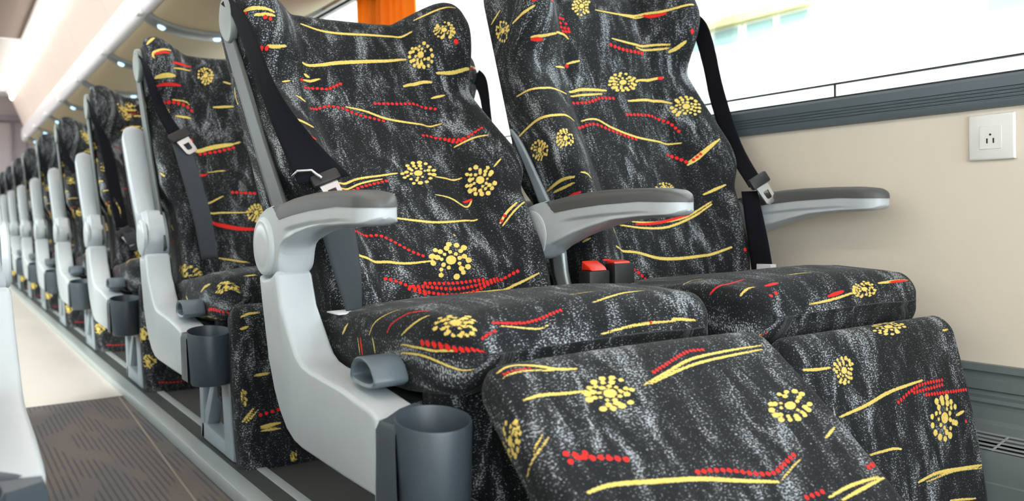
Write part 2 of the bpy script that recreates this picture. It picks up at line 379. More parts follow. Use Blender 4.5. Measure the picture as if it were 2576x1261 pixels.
# ------------------------------------------------------------------ upholstery
STROKES = {
 'A': {
  'back': [
   ["y",[[-95.6,718.9],[-67.2,704.2],[-29.1,699.0],[37.4,704.5],[84.2,705.5],[128.6,703.9]],8.0],
   ["y",[[-116.9,607.9],[-86.1,606.8],[-46.1,615.2],[11.1,623.3],[61.3,629.8],[98.9,638.1]],7.8],
   ["f",[131.1,638.8],[21.6,-10.7],[-7.2,-25.4]],
   ["y",[[-260.0,659.1],[-237.6,656.9],[-199.2,659.7]],5.9],
   ["y",[[-234.7,646.3],[-218.8,648.6],[-196.5,654.0]],5.2],
   ["r",[[-274.2,657.4],[-251.1,652.7]],6.6],
   ["d",[[-215.7,645.0],[-205.7,644.9]],7.4],
   ["y",[[-198.3,608.2],[-181.1,610.5],[-160.0,619.3]],5.2],
   ["d",[[-216.4,603.0],[-208.0,604.2],[-197.8,605.3]],7.3],
   ["y",[[-117.1,585.1],[-108.0,582.0]],6.8],
   ["y",[[-122.8,571.1],[-89.3,576.7]],5.2],
   ["d",[[-125.7,570.3]],7.4],
   ["d",[[-122.7,554.4],[-103.5,557.5],[-82.3,554.1],[-65.6,561.2],[-51.3,568.5]],6.7],
   ["f",[191.1,665.5],[18.8,-8.9],[-5.7,-16.5]],
   ["y",[[142.5,731.1],[168.6,726.3],[194.3,722.6],[232.1,718.4]],5.0],
   ["d",[[205.5,638.0]],9.6],
   ["y",[[152.8,596.4],[186.3,593.5],[226.6,602.0]],5.6],
   ["y",[[78.0,572.1],[111.3,583.4],[139.3,581.2]],7.1],
   ["y",[[130.0,543.5],[157.4,548.7]],6.3],
   ["d",[[6.0,526.7],[52.9,528.9],[95.6,530.4],[128.9,516.1]],6.9],
   ["d",[[-126.8,503.1],[-91.5,515.3],[-62.5,512.0],[-34.6,499.0],[11.8,486.3]],6.6],
   ["y",[[-53.6,515.5],[-17.2,507.4],[17.5,492.5],[64.5,484.0],[129.2,477.1]],5.3],
   ["d",[[82.1,452.3],[104.7,450.8],[140.4,428.5],[155.1,424.9]],6.7],
   ["d",[[123.5,437.3],[141.6,420.8],[167.0,425.1],[195.7,436.9]],6.7],
   ["y",[[132.2,412.1],[172.2,416.8],[201.6,412.1]],4.5],
   ["y",[[-186.7,540.7],[-188.3,523.7]],5.7],
   ["y",[[-166.5,557.4],[-150.3,563.7]],3.7],
   ["y",[[-150.6,525.8],[-142.4,521.8],[-134.9,515.6]],5.1],
   ["y",[[-201.2,442.2],[-173.2,446.7],[-144.5,447.9]],7.6],
   ["r",[[-208.3,405.5],[-185.8,406.0],[-156.4,410.3]],6.8],
   ["y",[[-206.3,326.6],[-190.6,320.8],[-181.7,310.5]],4.5],
   ["y",[[-178.9,294.7],[-97.2,337.3],[-34.6,351.0],[-2.2,356.8]],4.8],
   ["y",[[-179.0,286.1],[-86.2,328.8],[-36.2,342.3]],4.0],
   ["d",[[-151.8,293.0],[-88.6,320.3],[-30.4,337.7]],6.7],
   ["f",[38.3,357.4],[31.5,0.7],[-9.6,-26.1]],
   ["y",[[68.7,348.1],[91.8,344.0],[121.7,339.6]],4.3],
   ["f",[148.6,318.5],[24.2,-12.9],[-11.9,-30.0]],
   ["y",[[51.1,303.1],[75.7,295.2],[94.1,278.6],[106.0,274.0],[117.8,284.2]],4.2],
   ["r",[[102.8,286.0],[118.6,286.6]],5.7],
   ["y",[[144.3,216.2],[163.4,232.8],[187.5,245.2]],4.9],
   ["y",[[146.1,209.8],[172.9,228.6],[205.9,246.0]],3.5],
   ["d",[[148.6,220.1],[157.5,228.0]],6.9],
   ["y",[[-64.4,253.7],[-6.5,241.9],[36.5,236.6],[111.0,241.3]],5.4],
   ["d",[[-148.1,211.7],[-94.3,214.2],[-68.9,200.5],[-44.6,177.5],[-24.6,165.1]],6.4],
   ["y",[[-182.4,167.0],[-151.5,162.1],[-104.6,160.0],[-60.8,152.0],[-9.8,154.2]],5.0],
   ["f",[23.0,153.6],[35.1,-1.9],[-12.0,-33.2]],
   ["d",[[-101.2,128.2],[-78.6,116.7],[-47.8,101.1],[-0.2,90.6],[44.2,92.3],[86.8,106.9],[139.1,118.6]],6.4],
   ["d",[[-59.3,109.9],[-32.4,106.3],[9.4,99.9],[54.5,103.2],[99.0,114.5]],6.4],
   ["d",[[-67.5,105.7],[-42.6,95.1]],6.3],
   ["d",[[-37.6,113.5],[11.7,109.7],[69.1,112.4]],6.4],
   ["y",[[25.1,91.2],[82.2,90.6],[131.3,97.2],[174.2,107.3]],4.6],
   ["y",[[127.3,79.7],[126.9,72.9]],3.3],
   ["y",[[136.6,79.3],[136.1,71.9]],3.3],
   ["y",[[-305.9,593.6],[-297.7,581.0],[-287.3,557.9]],5.3],
   ["y",[[181.7,333.9],[200.1,345.9]],3.6],
   ["y",[[48.2,207.9],[51.3,204.6]],3.4],
  ],
  'cushion': [
   ["y",[[-234.4,256.3],[-216.7,273.7],[-205.6,296.5],[-196.5,319.9]],2.6],
   ["d",[[-230.5,314.2],[-221.0,325.7],[-209.9,354.1],[-194.1,391.0]],3.9],
   ["y",[[-235.9,353.9],[-218.5,383.7],[-200.4,406.5]],2.9],
   ["f",[-193.3,450.4],[18.4,22.3],[-9.7,11.2]],
   ["d",[[-236.2,406.9],[-228.5,438.4],[-217.7,465.6],[-184.9,506.9]],8.2],
   ["y",[[-247.5,351.1],[-241.0,419.5],[-222.9,460.1]],2.8],
   ["y",[[-258.1,350.1],[-250.0,419.2],[-244.2,490.1]],2.8],
   ["d",[[-172.3,486.7],[-153.8,482.7]],4.9],
   ["d",[[-151.4,471.3],[-127.3,477.7],[-100.3,478.8],[-79.3,475.2],[-55.9,470.5]],4.6],
   ["y",[[-146.6,477.6],[-98.1,488.9],[-76.6,485.7]],2.3],
   ["y",[[-3.6,464.3],[41.6,453.4],[99.2,441.4]],3.1],
   ["y",[[-7.2,507.0],[32.2,502.0],[79.5,498.8],[120.7,498.8]],3.6],
   ["y",[[114.8,495.4],[157.4,499.1]],4.3],
   ["d",[[77.7,498.7]],4.6],
   ["r",[[-236.9,227.2],[-260.2,233.3]],4.3],
   ["y",[[-236.9,219.0],[-260.7,225.2]],2.7],
   ["y",[[-235.8,266.5],[-257.8,274.9]],3.1],
   ["y",[[-218.7,182.5],[-232.2,166.4]],5.0],
   ["y",[[-24.8,440.3],[27.3,431.1]],2.1],
  ],
  'legrest': [
   ["y",[[-205.6,34.1],[-183.1,27.9],[-162.7,36.3],[-139.1,49.1],[-115.2,53.4]],4.8],
   ["y",[[-205.2,45.3],[-177.1,43.0],[-140.8,51.2]],2.6],
   ["d",[[-200.6,40.4],[-184.1,38.8],[-169.0,40.0]],3.9],
   ["y",[[-198.3,80.9],[-176.9,78.9],[-149.0,82.8],[-121.4,85.2]],4.2],
   ["f",[-95.4,94.0],[28.9,6.1],[-13.4,20.0]],
   ["y",[[-46.5,91.8],[-0.3,78.8],[48.1,65.8],[114.4,60.4],[181.6,57.4]],3.9],
   ["y",[[-35.0,91.9],[9.6,81.1],[55.1,73.1],[122.5,67.9],[176.3,64.3]],3.9],
   ["d",[[-20.3,76.4],[16.7,64.1],[50.4,53.8],[76.2,53.7]],5.3],
   ["f",[141.5,154.2],[33.7,4.7],[-20.3,20.2]],
   ["y",[[154.2,205.6],[186.1,193.5]],3.5],
   ["f",[-237.1,107.6],[12.2,10.1],[-16.1,13.2]],
   ["y",[[-217.9,137.9],[-199.5,125.2]],2.4],
   ["y",[[-243.0,151.0],[-211.5,139.9],[-195.0,129.9]],2.4],
   ["d",[[-187.9,153.2],[-178.4,157.4],[-167.4,163.4],[-150.5,167.7],[-127.6,175.4]],7.3],
   ["d",[[-188.1,162.9],[-167.5,157.3]],6.8],
   ["y",[[-189.0,198.8],[-159.8,197.6],[-114.9,205.6],[-58.4,216.2],[-11.6,229.3],[38.0,241.9]],5.5],
   ["d",[[-55.3,208.5],[-32.2,211.7],[-7.9,218.0],[14.9,226.6],[39.4,230.8],[60.0,225.2],[86.6,216.4]],6.3],
   ["y",[[41.4,241.9],[67.8,231.2],[93.9,222.3]],2.3],
   ["d",[[188.2,251.8],[205.1,248.3]],7.1],
   ["y",[[91.7,272.8],[137.1,266.7],[192.1,265.0]],3.9],
   ["y",[[107.2,279.5],[152.0,273.5],[201.8,267.6]],3.9],
   ["d",[[60.8,266.2],[88.5,265.0]],6.5],
  ],
 },
 'B': {
  'back': [
   ["f",[-328.7,638.4],[32.6,-11.3],[12.1,-17.6]],
   ["y",[[-288.6,634.6],[-249.9,636.1],[-233.0,642.1]],5.4],
   ["y",[[-387.4,670.1],[-349.2,680.4]],4.0],
   ["r",[[-240.3,650.7],[-158.0,676.0]],7.9],
   ["f",[-38.5,712.0],[23.5,3.5],[-8.3,-27.8]],
   ["d",[[-103.6,667.3],[-95.7,665.7]],7.4],
   ["d",[[-104.6,654.7],[-91.0,654.6]],7.4],
   ["d",[[-104.6,645.0],[-87.6,642.7]],7.4],
   ["d",[[-101.5,635.9],[-87.3,635.7]],7.4],
   ["y",[[-210.6,598.4],[-179.3,604.5],[-137.4,619.7]],4.7],
   ["y",[[-137.6,621.4],[-104.9,630.3],[-91.5,619.6]],4.9],
   ["r",[[-208.0,595.5],[-181.5,597.7]],6.2],
   ["y",[[-139.4,555.5],[-110.8,560.1]],4.8],
   ["y",[[-103.7,567.9],[-71.9,575.4]],4.9],
   ["d",[[-103.6,563.7]],8.9],
   ["y",[[-4.4,705.3],[49.5,701.5],[114.2,699.4],[155.6,688.8],[189.1,684.8],[230.7,686.4]],6.2],
   ["y",[[59.4,699.3],[121.6,691.3]],4.4],
   ["r",[[120.0,695.2],[137.0,684.9],[166.7,680.3]],8.0],
   ["y",[[22.9,631.6],[75.6,624.3],[117.9,621.6],[165.1,615.4]],5.2],
   ["y",[[85.6,617.4],[125.3,611.3],[163.6,609.0]],4.4],
   ["d",[[17.0,616.8],[51.1,609.1],[101.6,606.3]],8.6],
   ["y",[[162.4,602.4],[182.5,608.4],[201.7,617.5]],7.1],
   ["d",[[217.5,633.9]],9.8],
   ["f",[32.0,536.4],[36.9,2.7],[-4.8,-19.8]],
   ["y",[[70.8,542.7],[107.2,547.5],[144.7,551.7]],6.0],
   ["r",[[131.5,549.3],[143.6,551.0]],7.8],
   ["y",[[-275.2,498.7],[-223.4,492.8],[-183.2,496.7],[-133.0,497.0]],4.6],
   ["y",[[-113.2,506.9],[-74.3,513.8],[-18.3,514.9]],6.5],
   ["y",[[-111.7,498.3],[-30.6,506.8]],4.8],
   ["d",[[-107.1,483.8],[-72.2,485.8],[-38.2,496.9],[-3.9,498.5]],7.3],
   ["y",[[34.2,494.8],[104.9,500.6],[144.8,488.2]],6.0],
   ["f",[173.2,475.4],[30.5,-5.0],[-8.2,-23.8]],
   ["d",[[20.9,463.1],[87.9,462.9],[123.5,446.1],[138.6,420.9]],7.6],
   ["y",[[-345.2,423.1],[-277.6,429.5],[-229.0,427.0],[-189.0,431.5],[-150.0,430.8]],5.3],
   ["d",[[-137.2,418.9],[-78.3,437.4],[-41.9,427.0],[-5.4,414.6],[23.1,406.2]],7.2],
   ["y",[[-101.5,443.9],[-64.7,448.3],[-30.6,430.7],[24.8,411.7],[86.1,402.0],[135.8,393.2]],4.9],
   ["f",[-301.0,374.0],[20.4,-9.5],[-11.8,-16.7]],
   ["f",[-232.7,374.1],[16.0,-1.2],[-9.1,-19.3]],
   ["d",[[99.1,373.5],[114.5,365.2],[130.8,350.2]],8.3],
   ["y",[[131.3,342.6],[159.9,353.2],[213.5,384.6]],5.9],
   ["y",[[135.5,348.3],[164.5,361.4],[202.3,380.7]],4.2],
   ["d",[[146.6,350.7],[164.1,359.1]],7.5],
   ["y",[[-317.6,301.7],[-270.0,305.2],[-231.7,299.4]],5.1],
   ["y",[[-298.8,294.7],[-233.0,290.5]],4.4],
   ["r",[[-262.9,273.7],[-222.0,271.2]],6.5],
   ["y",[[-220.5,305.2],[-203.8,301.8],[-192.6,295.4]],3.6],
   ["f",[51.6,295.1],[21.8,-0.1],[-4.6,-10.9]],
   ["y",[[138.4,271.2],[187.0,281.6]],5.8],
   ["y",[[-95.5,215.7],[-41.2,207.3],[19.9,207.6],[95.4,227.1],[147.3,247.7]],4.7],
   ["y",[[-64.6,221.7],[-6.4,218.1],[70.9,226.5],[147.3,252.8]],4.7],
   ["r",[[-57.5,216.1],[3.5,217.9],[92.1,233.3]],5.5],
   ["y",[[-142.8,168.6],[-80.9,158.5],[-27.7,143.8],[33.0,141.1],[112.9,145.7],[156.1,152.4]],6.2],
   ["d",[[184.0,143.6]],8.2],
   ["d",[[-104.3,130.4],[-88.8,120.4],[-67.6,99.0]],7.4],
   ["y",[[-197.4,198.5],[-146.3,207.2]],5.0],
   ["y",[[-128.4,205.7],[-119.7,199.2]],5.1],
   ["y",[[-236.1,183.6],[-213.6,183.8]],4.2],
   ["r",[[-192.3,141.1],[-139.7,137.2]],5.0],
  ],
  'cushion': [
   ["y",[[-201.4,328.6],[-165.1,310.8],[-161.4,332.4]],3.8],
   ["r",[[-216.6,394.1],[-184.3,403.8],[-150.0,404.6]],5.5],
   ["y",[[-205.0,442.6],[-174.5,447.1]],4.1],
   ["r",[[-158.3,453.0],[-131.9,453.6]],6.0],
   ["d",[[-165.2,473.2],[-153.2,471.5]],7.1],
   ["f",[43.0,486.9],[27.3,1.6],[-5.8,12.4]],
   ["y",[[84.0,478.3],[129.7,475.0],[168.8,471.0]],4.9],
   ["r",[[114.3,477.5],[167.6,471.9]],4.9],
   ["r",[[-47.5,491.9],[-9.1,486.6]],5.8],
   ["y",[[-92.6,498.9],[-42.6,497.5],[16.9,490.1]],3.8],
   ["y",[[-81.9,429.1],[-36.4,437.2]],3.8],
   ["d",[[-255.4,459.4],[-256.7,482.1]],5.9],
   ["y",[[-254.7,453.7],[-255.1,488.5]],3.6],
  ],
  'legrest': [
   ["f",[33.3,18.1],[32.8,5.6],[-19.7,14.0]],
   ["y",[[-185.5,61.9],[-161.7,64.6],[-129.9,65.7]],4.1],
   ["f",[-104.4,72.4],[21.0,2.7],[-5.6,17.4]],
   ["y",[[-133.1,133.6],[-73.4,125.5],[-14.3,114.2],[69.2,108.2]],5.0],
   ["d",[[-1.1,131.4],[55.0,115.1],[121.9,114.3]],6.0],
   ["d",[[41.8,123.1],[119.4,121.6]],6.0],
   ["d",[[70.8,130.4],[185.9,137.5]],6.2],
   ["f",[107.5,170.0],[34.6,5.0],[-11.3,29.7]],
   ["y",[[140.5,171.2],[165.9,168.3]],4.9],
   ["d",[[165.8,184.0]],6.4],
   ["y",[[-86.8,192.8],[-36.2,192.9],[-15.3,196.5]],3.8],
   ["y",[[10.3,248.4],[63.0,244.2],[129.8,249.7],[191.9,255.7]],4.8],
   ["y",[[29.2,252.0],[105.8,249.9],[189.7,260.1]],2.8],
   ["y",[[83.1,288.6],[156.8,300.4]],3.5],
   ["y",[[157.6,40.5],[176.1,40.4]],3.5],
  ],
 },
 'C': {
  'back': [
   ["y",[[-223.7,741.3],[-249.9,716.6]],7.3],
   ["y",[[-239.9,671.7],[-237.0,689.5],[-181.1,716.4]],6.4],
   ["r",[[-237.9,682.5],[-188.7,703.5]],7.2],
   ["r",[[-184.1,676.3],[-101.2,713.0]],8.2],
   ["y",[[-183.2,660.5],[-103.3,697.0]],4.9],
   ["y",[[-224.4,629.4],[-173.4,644.5]],11.2],
   ["r",[[-214.5,614.3],[-148.5,628.6]],7.2],
   ["f",[-66.9,683.3],[19.7,2.3],[-2.9,-30.2]],
   ["y",[[-24.1,664.9],[-1.7,657.4]],5.8],
   ["d",[[-187.4,582.9],[-158.9,587.4],[-127.5,582.6],[-113.9,573.7]],10.1],
   ["y",[[-168.9,591.4],[-132.5,594.0],[-117.6,587.3]],4.0],
   ["y",[[-57.1,584.6],[-2.2,590.0]],6.5],
   ["y",[[-160.2,551.1],[-119.2,550.6]],7.2],
   ["f",[-185.9,558.9],[11.2,0.6],[-3.0,-17.3]],
   ["d",[[-130.9,482.0]],11.0],
   ["y",[[-127.1,450.3],[-68.7,467.9],[-20.8,477.6]],12.7],
   ["d",[[-108.2,446.7],[-65.6,453.6],[-20.1,467.0]],9.9],
   ["y",[[-17.4,478.7],[2.0,485.6]],4.8],
   ["y",[[-186.2,397.0],[-141.0,401.0]],6.1],
   ["r",[[-138.3,372.4],[-98.6,387.3]],7.0],
   ["y",[[-100.5,390.9],[-43.5,397.9]],3.9],
   ["y",[[-180.3,337.7],[-141.2,341.9]],6.1],
   ["y",[[-143.2,284.2],[-104.7,300.9],[-69.4,319.2]],4.6],
   ["r",[[-144.8,277.0],[-113.6,290.8]],6.8],
   ["y",[[-157.9,265.3],[-100.5,268.5],[-11.8,266.8]],5.3],
   ["f",[4.1,266.4],[23.1,-0.4],[-4.4,-24.7]],
   ["d",[[-45.6,330.0],[10.6,326.0]],9.7],
   ["r",[[-112.7,241.8],[-87.2,230.3],[-50.6,220.4],[-10.0,216.6]],12.1],
   ["f",[-141.8,156.3],[21.8,3.0],[-1.9,-20.6]],
   ["y",[[-113.4,141.8],[-79.1,131.8],[-39.4,123.5]],5.2],
   ["f",[-211.0,110.9],[42.9,-12.6],[-0.2,-13.3]],
   ["y",[[-159.6,206.8],[-151.0,197.8]],5.9],
   ["r",[[-294.9,217.8],[-296.6,202.7]],6.8],
   ["y",[[-301.1,255.6],[-277.8,231.1]],6.1],
   ["y",[[-130.8,97.2],[-98.3,93.1]],5.1],
   ["y",[[-242.2,591.1],[-232.3,572.5]],7.2],
   ["y",[[-257.3,364.5],[-243.0,347.6]],5.2],
  ],
  'cushion': [
   ["f",[-202.4,461.4],[25.9,31.6],[-9.8,3.4]],
   ["d",[[-277.7,386.7],[-264.1,458.2],[-281.0,471.3]],8.6],
   ["y",[[-295.5,321.6],[-292.6,430.6]],5.3],
   ["y",[[-241.2,325.4],[-220.7,406.8]],5.3],
   ["y",[[-159.6,456.8],[-128.7,461.7]],4.3],
   ["y",[[-243.9,185.9],[-270.8,227.7]],5.8],
  ],
  'legrest': [
   ["f",[-194.6,197.0],[5.8,1.7],[-0.7,17.2]],
   ["y",[[-201.3,245.6],[-176.5,220.2]],5.0],
   ["y",[[-194.6,249.2],[-168.3,224.6]],4.1],
   ["d",[[-165.6,236.4],[-130.1,231.0]],8.3],
   ["y",[[-167.4,260.0],[-127.1,257.1]],6.7],
   ["y",[[-167.6,267.4],[-127.5,267.9]],5.0],
   ["y",[[-173.7,158.1],[-142.3,157.0]],5.8],
   ["y",[[-192.2,65.3],[-176.5,61.2]],5.8],
   ["f",[-104.6,327.3],[7.5,0.9],[-1.3,10.8]],
   ["y",[[-190.2,41.7],[-173.4,35.4],[-149.8,34.2]],5.0],
  ],
 },
}

def stroke_fields(fab, strokes):
    """signed distance (m) of every cloth point to the printed gold and red motifs"""
    out = {'y': np.full(len(fab), .02), 'r': np.full(len(fab), .02)}
    A = fab[:, :2]
    def disc(key, c, U, W):
        # ellipse with half axes U, W
        r = max(np.hypot(*U), np.hypot(*W))
        idx = np.nonzero((abs(A[:, 0]-c[0]) < r+.01) & (abs(A[:, 1]-c[1]) < r+.01))[0]
        if not len(idx): return
        Mx = np.linalg.pinv(np.array([[U[0], W[0]], [U[1], W[1]]]))
        q = (A[idx]-c) @ Mx.T
        mr = min(np.hypot(*U), np.hypot(*W))
        d = (np.hypot(q[:, 0], q[:, 1])-1)*mr
        out[key][idx] = np.minimum(out[key][idx], d)
    for st in strokes:
        k = st[0]
        if k in 'yr':
            P = np.array(smooth_poly(st[1], 5, False) if len(st[1]) > 2 else st[1], float)/1000; w = st[2]/2000
            n = len(P)
            for i in range(n-1):
                a, b = P[i], P[i+1]
                idx = np.nonzero((A[:, 0] > min(a[0], b[0])-.014) & (A[:, 0] < max(a[0], b[0])+.014) &
                                 (A[:, 1] > min(a[1], b[1])-.014) & (A[:, 1] < max(a[1], b[1])+.014))[0]
                if not len(idx): continue
                ab = b-a; L2 = ab@ab+1e-12
                t = np.clip(((A[idx]-a)@ab)/L2, 0, 1)
                d = np.hypot(*(A[idx]-a-t[:, None]*ab).T)
                u = (i+t)/(n-1)
                ww = w*(1-.45*np.abs(2*u-1)**2)
                out[k][idx] = np.minimum(out[k][idx], d-ww)
        elif k == 'd':
            P = np.array(smooth_poly(st[1], 5, False) if len(st[1]) > 2 else st[1], float)/1000; r = st[2]/2000
            seg = np.hypot(*(P[1:]-P[:-1]).T) if len(P) > 1 else np.array([0.])
            cum = np.r_[0, np.cumsum(seg)] if len(P) > 1 else np.array([0.])
            n = max(1, int(round(cum[-1]/(2.55*r)))+1) if len(P) > 1 else 1
            for j in range(n):
                s = cum[-1]*j/max(1, n-1)
                c = np.array([np.interp(s, cum, P[:, 0]), np.interp(s, cum, P[:, 1])]) if len(P) > 1 else P[0]
                disc('r', c, (r*.95, 0), (0, r*.95))
        elif k == 'f':
            c = np.array(st[1], float)/1000; U = np.array(st[2], float)/1000; W = np.array(st[3], float)/1000
            rnd = random.Random(int(abs(st[1][0])*7+abs(st[1][1])*13))
            disc('y', c, U*.27, W*.27)
            for ring, (rr, n, sz) in enumerate(((.47, 9, .11), (.72, 12, .135), (.98, 15, .150))):
                off = rnd.random()*6
                for j in range(n):
                    if rnd.random() < .18: continue
                    t = off+2*math.pi*j/n; q = rr*(1+rnd.uniform(-.06, .06)); z = sz*rnd.uniform(.8, 1.15)
                    disc('y', c+U*q*math.cos(t)+W*q*math.sin(t), U*z, W*z)
    return out

def random_strokes(seed, a0, a1, s0, s1):
    R = random.Random(seed); S = []
    area = (a1-a0)*(s1-s0)
    for i in range(int(area/5500)):
        x, y = R.uniform(a0, a1-60), R.uniform(s0, s1)
        ln = R.uniform(30, 110); c = R.uniform(-14, 14)
        pts = [(x+ln*t, y+c*math.sin(t*3)+R.uniform(-1, 1)) for t in (0, .25, .5, .75, 1)]
        k = R.random()
        if k < .5:
            S.append(('y', pts, R.uniform(3.5, 6)))
            if R.random() < .5: S.append(('y', [(p[0]+4, p[1]-7) for p in pts], 3.5))
        elif k < .78: S.append(('d', pts, 5.5))
        else: S.append(('f', (x, y), (20, 2), (-1, 19)))
    return S

def loft_cloth(name, S, hw, front, rear, rf, rr, R0, R1, du, strokes, parent, warp=None, to3=None, nr=8):
    """closed upholstered body. Stations along s, cross-section in (x, t); ends rounded over R0 / R1.
       hw(s) half width, front(x, s), rear(x, s) depth, rf / rr corner radii"""
    # stations: (s, R-rounding angle part, flat part, inset)
    mid0 = np.array([0.])
    def ends(send, R, sgn):
        h = .5*float(front(mid0, send)[0]-rear(mid0, send)[0])
        e1 = max(.02, 1-R/h); out = []
        nr_ = max(nr, int(R*1.57/du))
        for q in range(1, nr_+1):
            ph = q/nr_*math.pi/2
            out.append((send+sgn*R*(math.sin(ph)-1), 1-(1-e1)*(1-math.cos(ph)), R*(1-math.cos(ph))*.7))
        nf_ = int(h*e1/du)
        for q in range(1, nf_+1):
            k = q/nf_
            out.append((send+sgn*.004*math.sin(k*math.pi/2), max(.02, e1*(1-k)), R*.7))
        return out
    n = int((S[1]-R1-S[0]-R0)/du)
    st = ends(S[0], R0, -1)[::-1]+[(S[0]+R0+(S[1]-R1-S[0]-R0)*q/n, 1, 0) for q in range(n+1)]+ends(S[1], R1, 1)
    hwm = max(hw(s[0]) for s in st)
    nf = int(2*hwm/du); nc = max(6, int(rf*1.57/du))
    tm_ = .5*(S[0]+S[1]); ns = max(6, int(float(front(mid0, tm_)[0]-rear(mid0, tm_)[0])/du)); nb = 16
    loops = []; fabs = []; scum = 0; prev = None
    for (s, e, ins) in st:
        h = hw(s)-ins
        x = np.linspace(-(h-rf), h-rf, nf)
        tf = front(x, s); tL, tR = tf[0], tf[-1]
        ang = np.linspace(0, math.pi/2, nc+1)[1:]
        cR = [(h-rf+rf*math.sin(a), tR-rf+rf*math.cos(a)) for a in ang]
        cL = [(-(h-rf)-rf*math.sin(a), tL-rf+rf*math.cos(a)) for a in ang]
        b = rear(np.array([0.]), s)[0]
        sR = [(h, tR-rf+(b+rr-(tR-rf))*k/ns) for k in range(1, ns+1)]
        sL = [(-h, tL-rf+(b+rr-(tL-rf))*k/ns) for k in range(1, ns+1)]
        ang2 = np.linspace(0, math.pi/2, 7)[1:]
        aR = [(h-rr+rr*math.cos(a), b+rr-rr*math.sin(a)) for a in ang2]
        aL = [(-(h-rr)-rr*math.cos(a), b+rr-rr*math.sin(a)) for a in ang2]
        xb = np.linspace(h-rr, -(h-rr), nb)[1:-1]
        fr = list(zip(x, tf))
        right = fr[nf//2:]+cR+sR+aR; left = fr[:nf//2][::-1]+cL+sL+aL
        bk = [(xx, b) for xx in xb]
        loop = np.array(right+bk+left[::-1])
        mid = (tf[nf//2]+b)/2
        mid = .5*(np.interp(loop[:, 0], x, tf)+b)
        loop[:, 1] = mid+(loop[:, 1]-mid)*e
        # arc length from the middle of the front
        nR = len(right); nL = len(left)
        rp = np.array(right+bk[:len(bk)//2]); lp = np.array(bk[len(bk)//2:]+left[::-1])
        ra = np.r_[0, np.cumsum(np.hypot(*(rp[1:]-rp[:-1]).T))]+rp[0, 0]
        d = np.hypot(*(lp[1:]-lp[:-1]).T)
        la = -(np.r_[np.cumsum(d[::-1])[::-1], 0])+lp[-1, 0]
        cur = np.array([s, loop[0, 1]])
        if prev is not None: scum += np.hypot(*(cur-prev))
        prev = cur
        arr = np.column_stack([loop[:, 0], np.full(len(loop), s), loop[:, 1]])
        if warp is not None: arr = warp(arr)
        loops.append(arr)
        aa = np.r_[ra, la]; aa[len(right):len(right)+len(bk)] = loop[len(right):len(right)+len(bk), 0]+.8
        fabs.append(np.column_stack([aa, np.full(len(loop), scum), np.zeros(len(loop))]))
    Lp = np.array(loops); F = np.array(fabs).reshape(-1, 3)
    P3 = to3(Lp.reshape(-1, 3)).reshape(Lp.shape)
    me = grid_mesh(name, P3)
    at = me.attributes.new('fab', 'FLOAT_VECTOR', 'POINT'); at.data.foreach_set('vector', F.astype(np.float32).ravel())
    sf = stroke_fields(F, strokes)
    for k, nme in (('y', 'ysd'), ('r', 'rsd')):
        a = me.attributes.new(nme, 'FLOAT', 'POINT'); a.data.foreach_set('value', sf[k].astype(np.float32))
    return me

sst = lambda a, b, x: (lambda t: t*t*(3-2*t))(np.clip((np.asarray(x, float)-a)/(b-a), 0, 1))
BACK_W = .229
def back_mesh(name, strokes, du):
    sB = [0, .05, .10, .20, .30, .42, .50, .53, .56, .60, .65, .70]
    tB = [.082, .102, .112, .116, .106, .062, .036, .064, .096, .118, .110, .086]
    sC = [0, .05, .10, .20, .30, .42, .50, .56, .62, .70]
    tC = [.070, .078, .075, .058, .040, .028, .030, .038, .040, .030]
    ss = np.linspace(0, .70, 141)
    ker = np.ones(7)/7
    def sm(s, t):
        y = np.interp(ss, s, t); return np.convolve(np.pad(y, 3, mode='edge'), ker, 'valid')
    bB, bC = sm(sB, tB), sm(sC, tC)
    def front(x, s):
        u = np.abs(x)/BACK_W
        B, C_ = np.interp(s, ss, bB), np.interp(s, ss, bC)
        k = sst(.40, .86, u)
        f = C_+(B-C_)*k
        # soft stitched valley beside each bolster
        return f-.006*np.exp(-((u-.47)/.055)**2)*(1-.3*sst(.3, .6, s))
    def rear(x, s): return np.full_like(x, -.050)
    def hw(s):
        rc = .055; e = max(0, (s-(.70-rc))/rc)
        return BACK_W-.002-rc*(1-math.sqrt(max(0, 1-min(e, 1)**2)))*.6-.028*float(sst(.275, .20, s))
    def warp(a):
        x, s, t = a[:, 0], a[:, 1], a[:, 2]
        dip = -.020*(1-sst(.25, .85, np.abs(x)/BACK_W))
        a[:, 1] = s+dip*sst(.55, .70, s)
        return a
    to3 = lambda P: np.column_stack([P[:, 0], -P[:, 2], P[:, 1]])
    return loft_cloth(name, (-.02, .70), hw, front, rear, .022, .02, .03, .035, du, strokes, None, warp, to3)

def cushion_mesh(name, strokes, du):
    def front(x, s):
        u = np.abs(x)/.2125
        z = np.interp(s, [0, .08, .2, .32, .43], [.352, .360, .371, .386, .380])
        return z-.010*sst(.55, 1.0, u)+.004*(1-sst(.2, .6, u))
    def rear(x, s): return np.full_like(x, np.interp(s, [0, .3, .43], [.266, .272, .284]))
    hw = lambda s: .2125-.014*float(sst(.36, .43, s))
    to3 = lambda P: np.column_stack([P[:, 0]+.2425, -.12-P[:, 1], P[:, 2]])
    return loft_cloth(name, (0, .438), hw, front, rear, .024, .02, .02, .040, du, strokes, None, None, to3)

def legrest_mesh(name, strokes, du, W=.205):
    def front(x, s):
        u = np.abs(x)/W
        return .030+.008*(1-u**2)+.006*np.sin(np.pi*np.clip(s/.34, 0, 1))
    def rear(x, s): return np.full_like(x, -.022)
    hw = lambda s: W+.004*math.sin(math.pi*min(1, s/.36))
    to3 = lambda P: np.column_stack([P[:, 0], -P[:, 2], -P[:, 1]])
    return loft_cloth(name, (-.015, .345), hw, front, rear, .024, .02, .034, .03, du, strokes, None, None, to3)

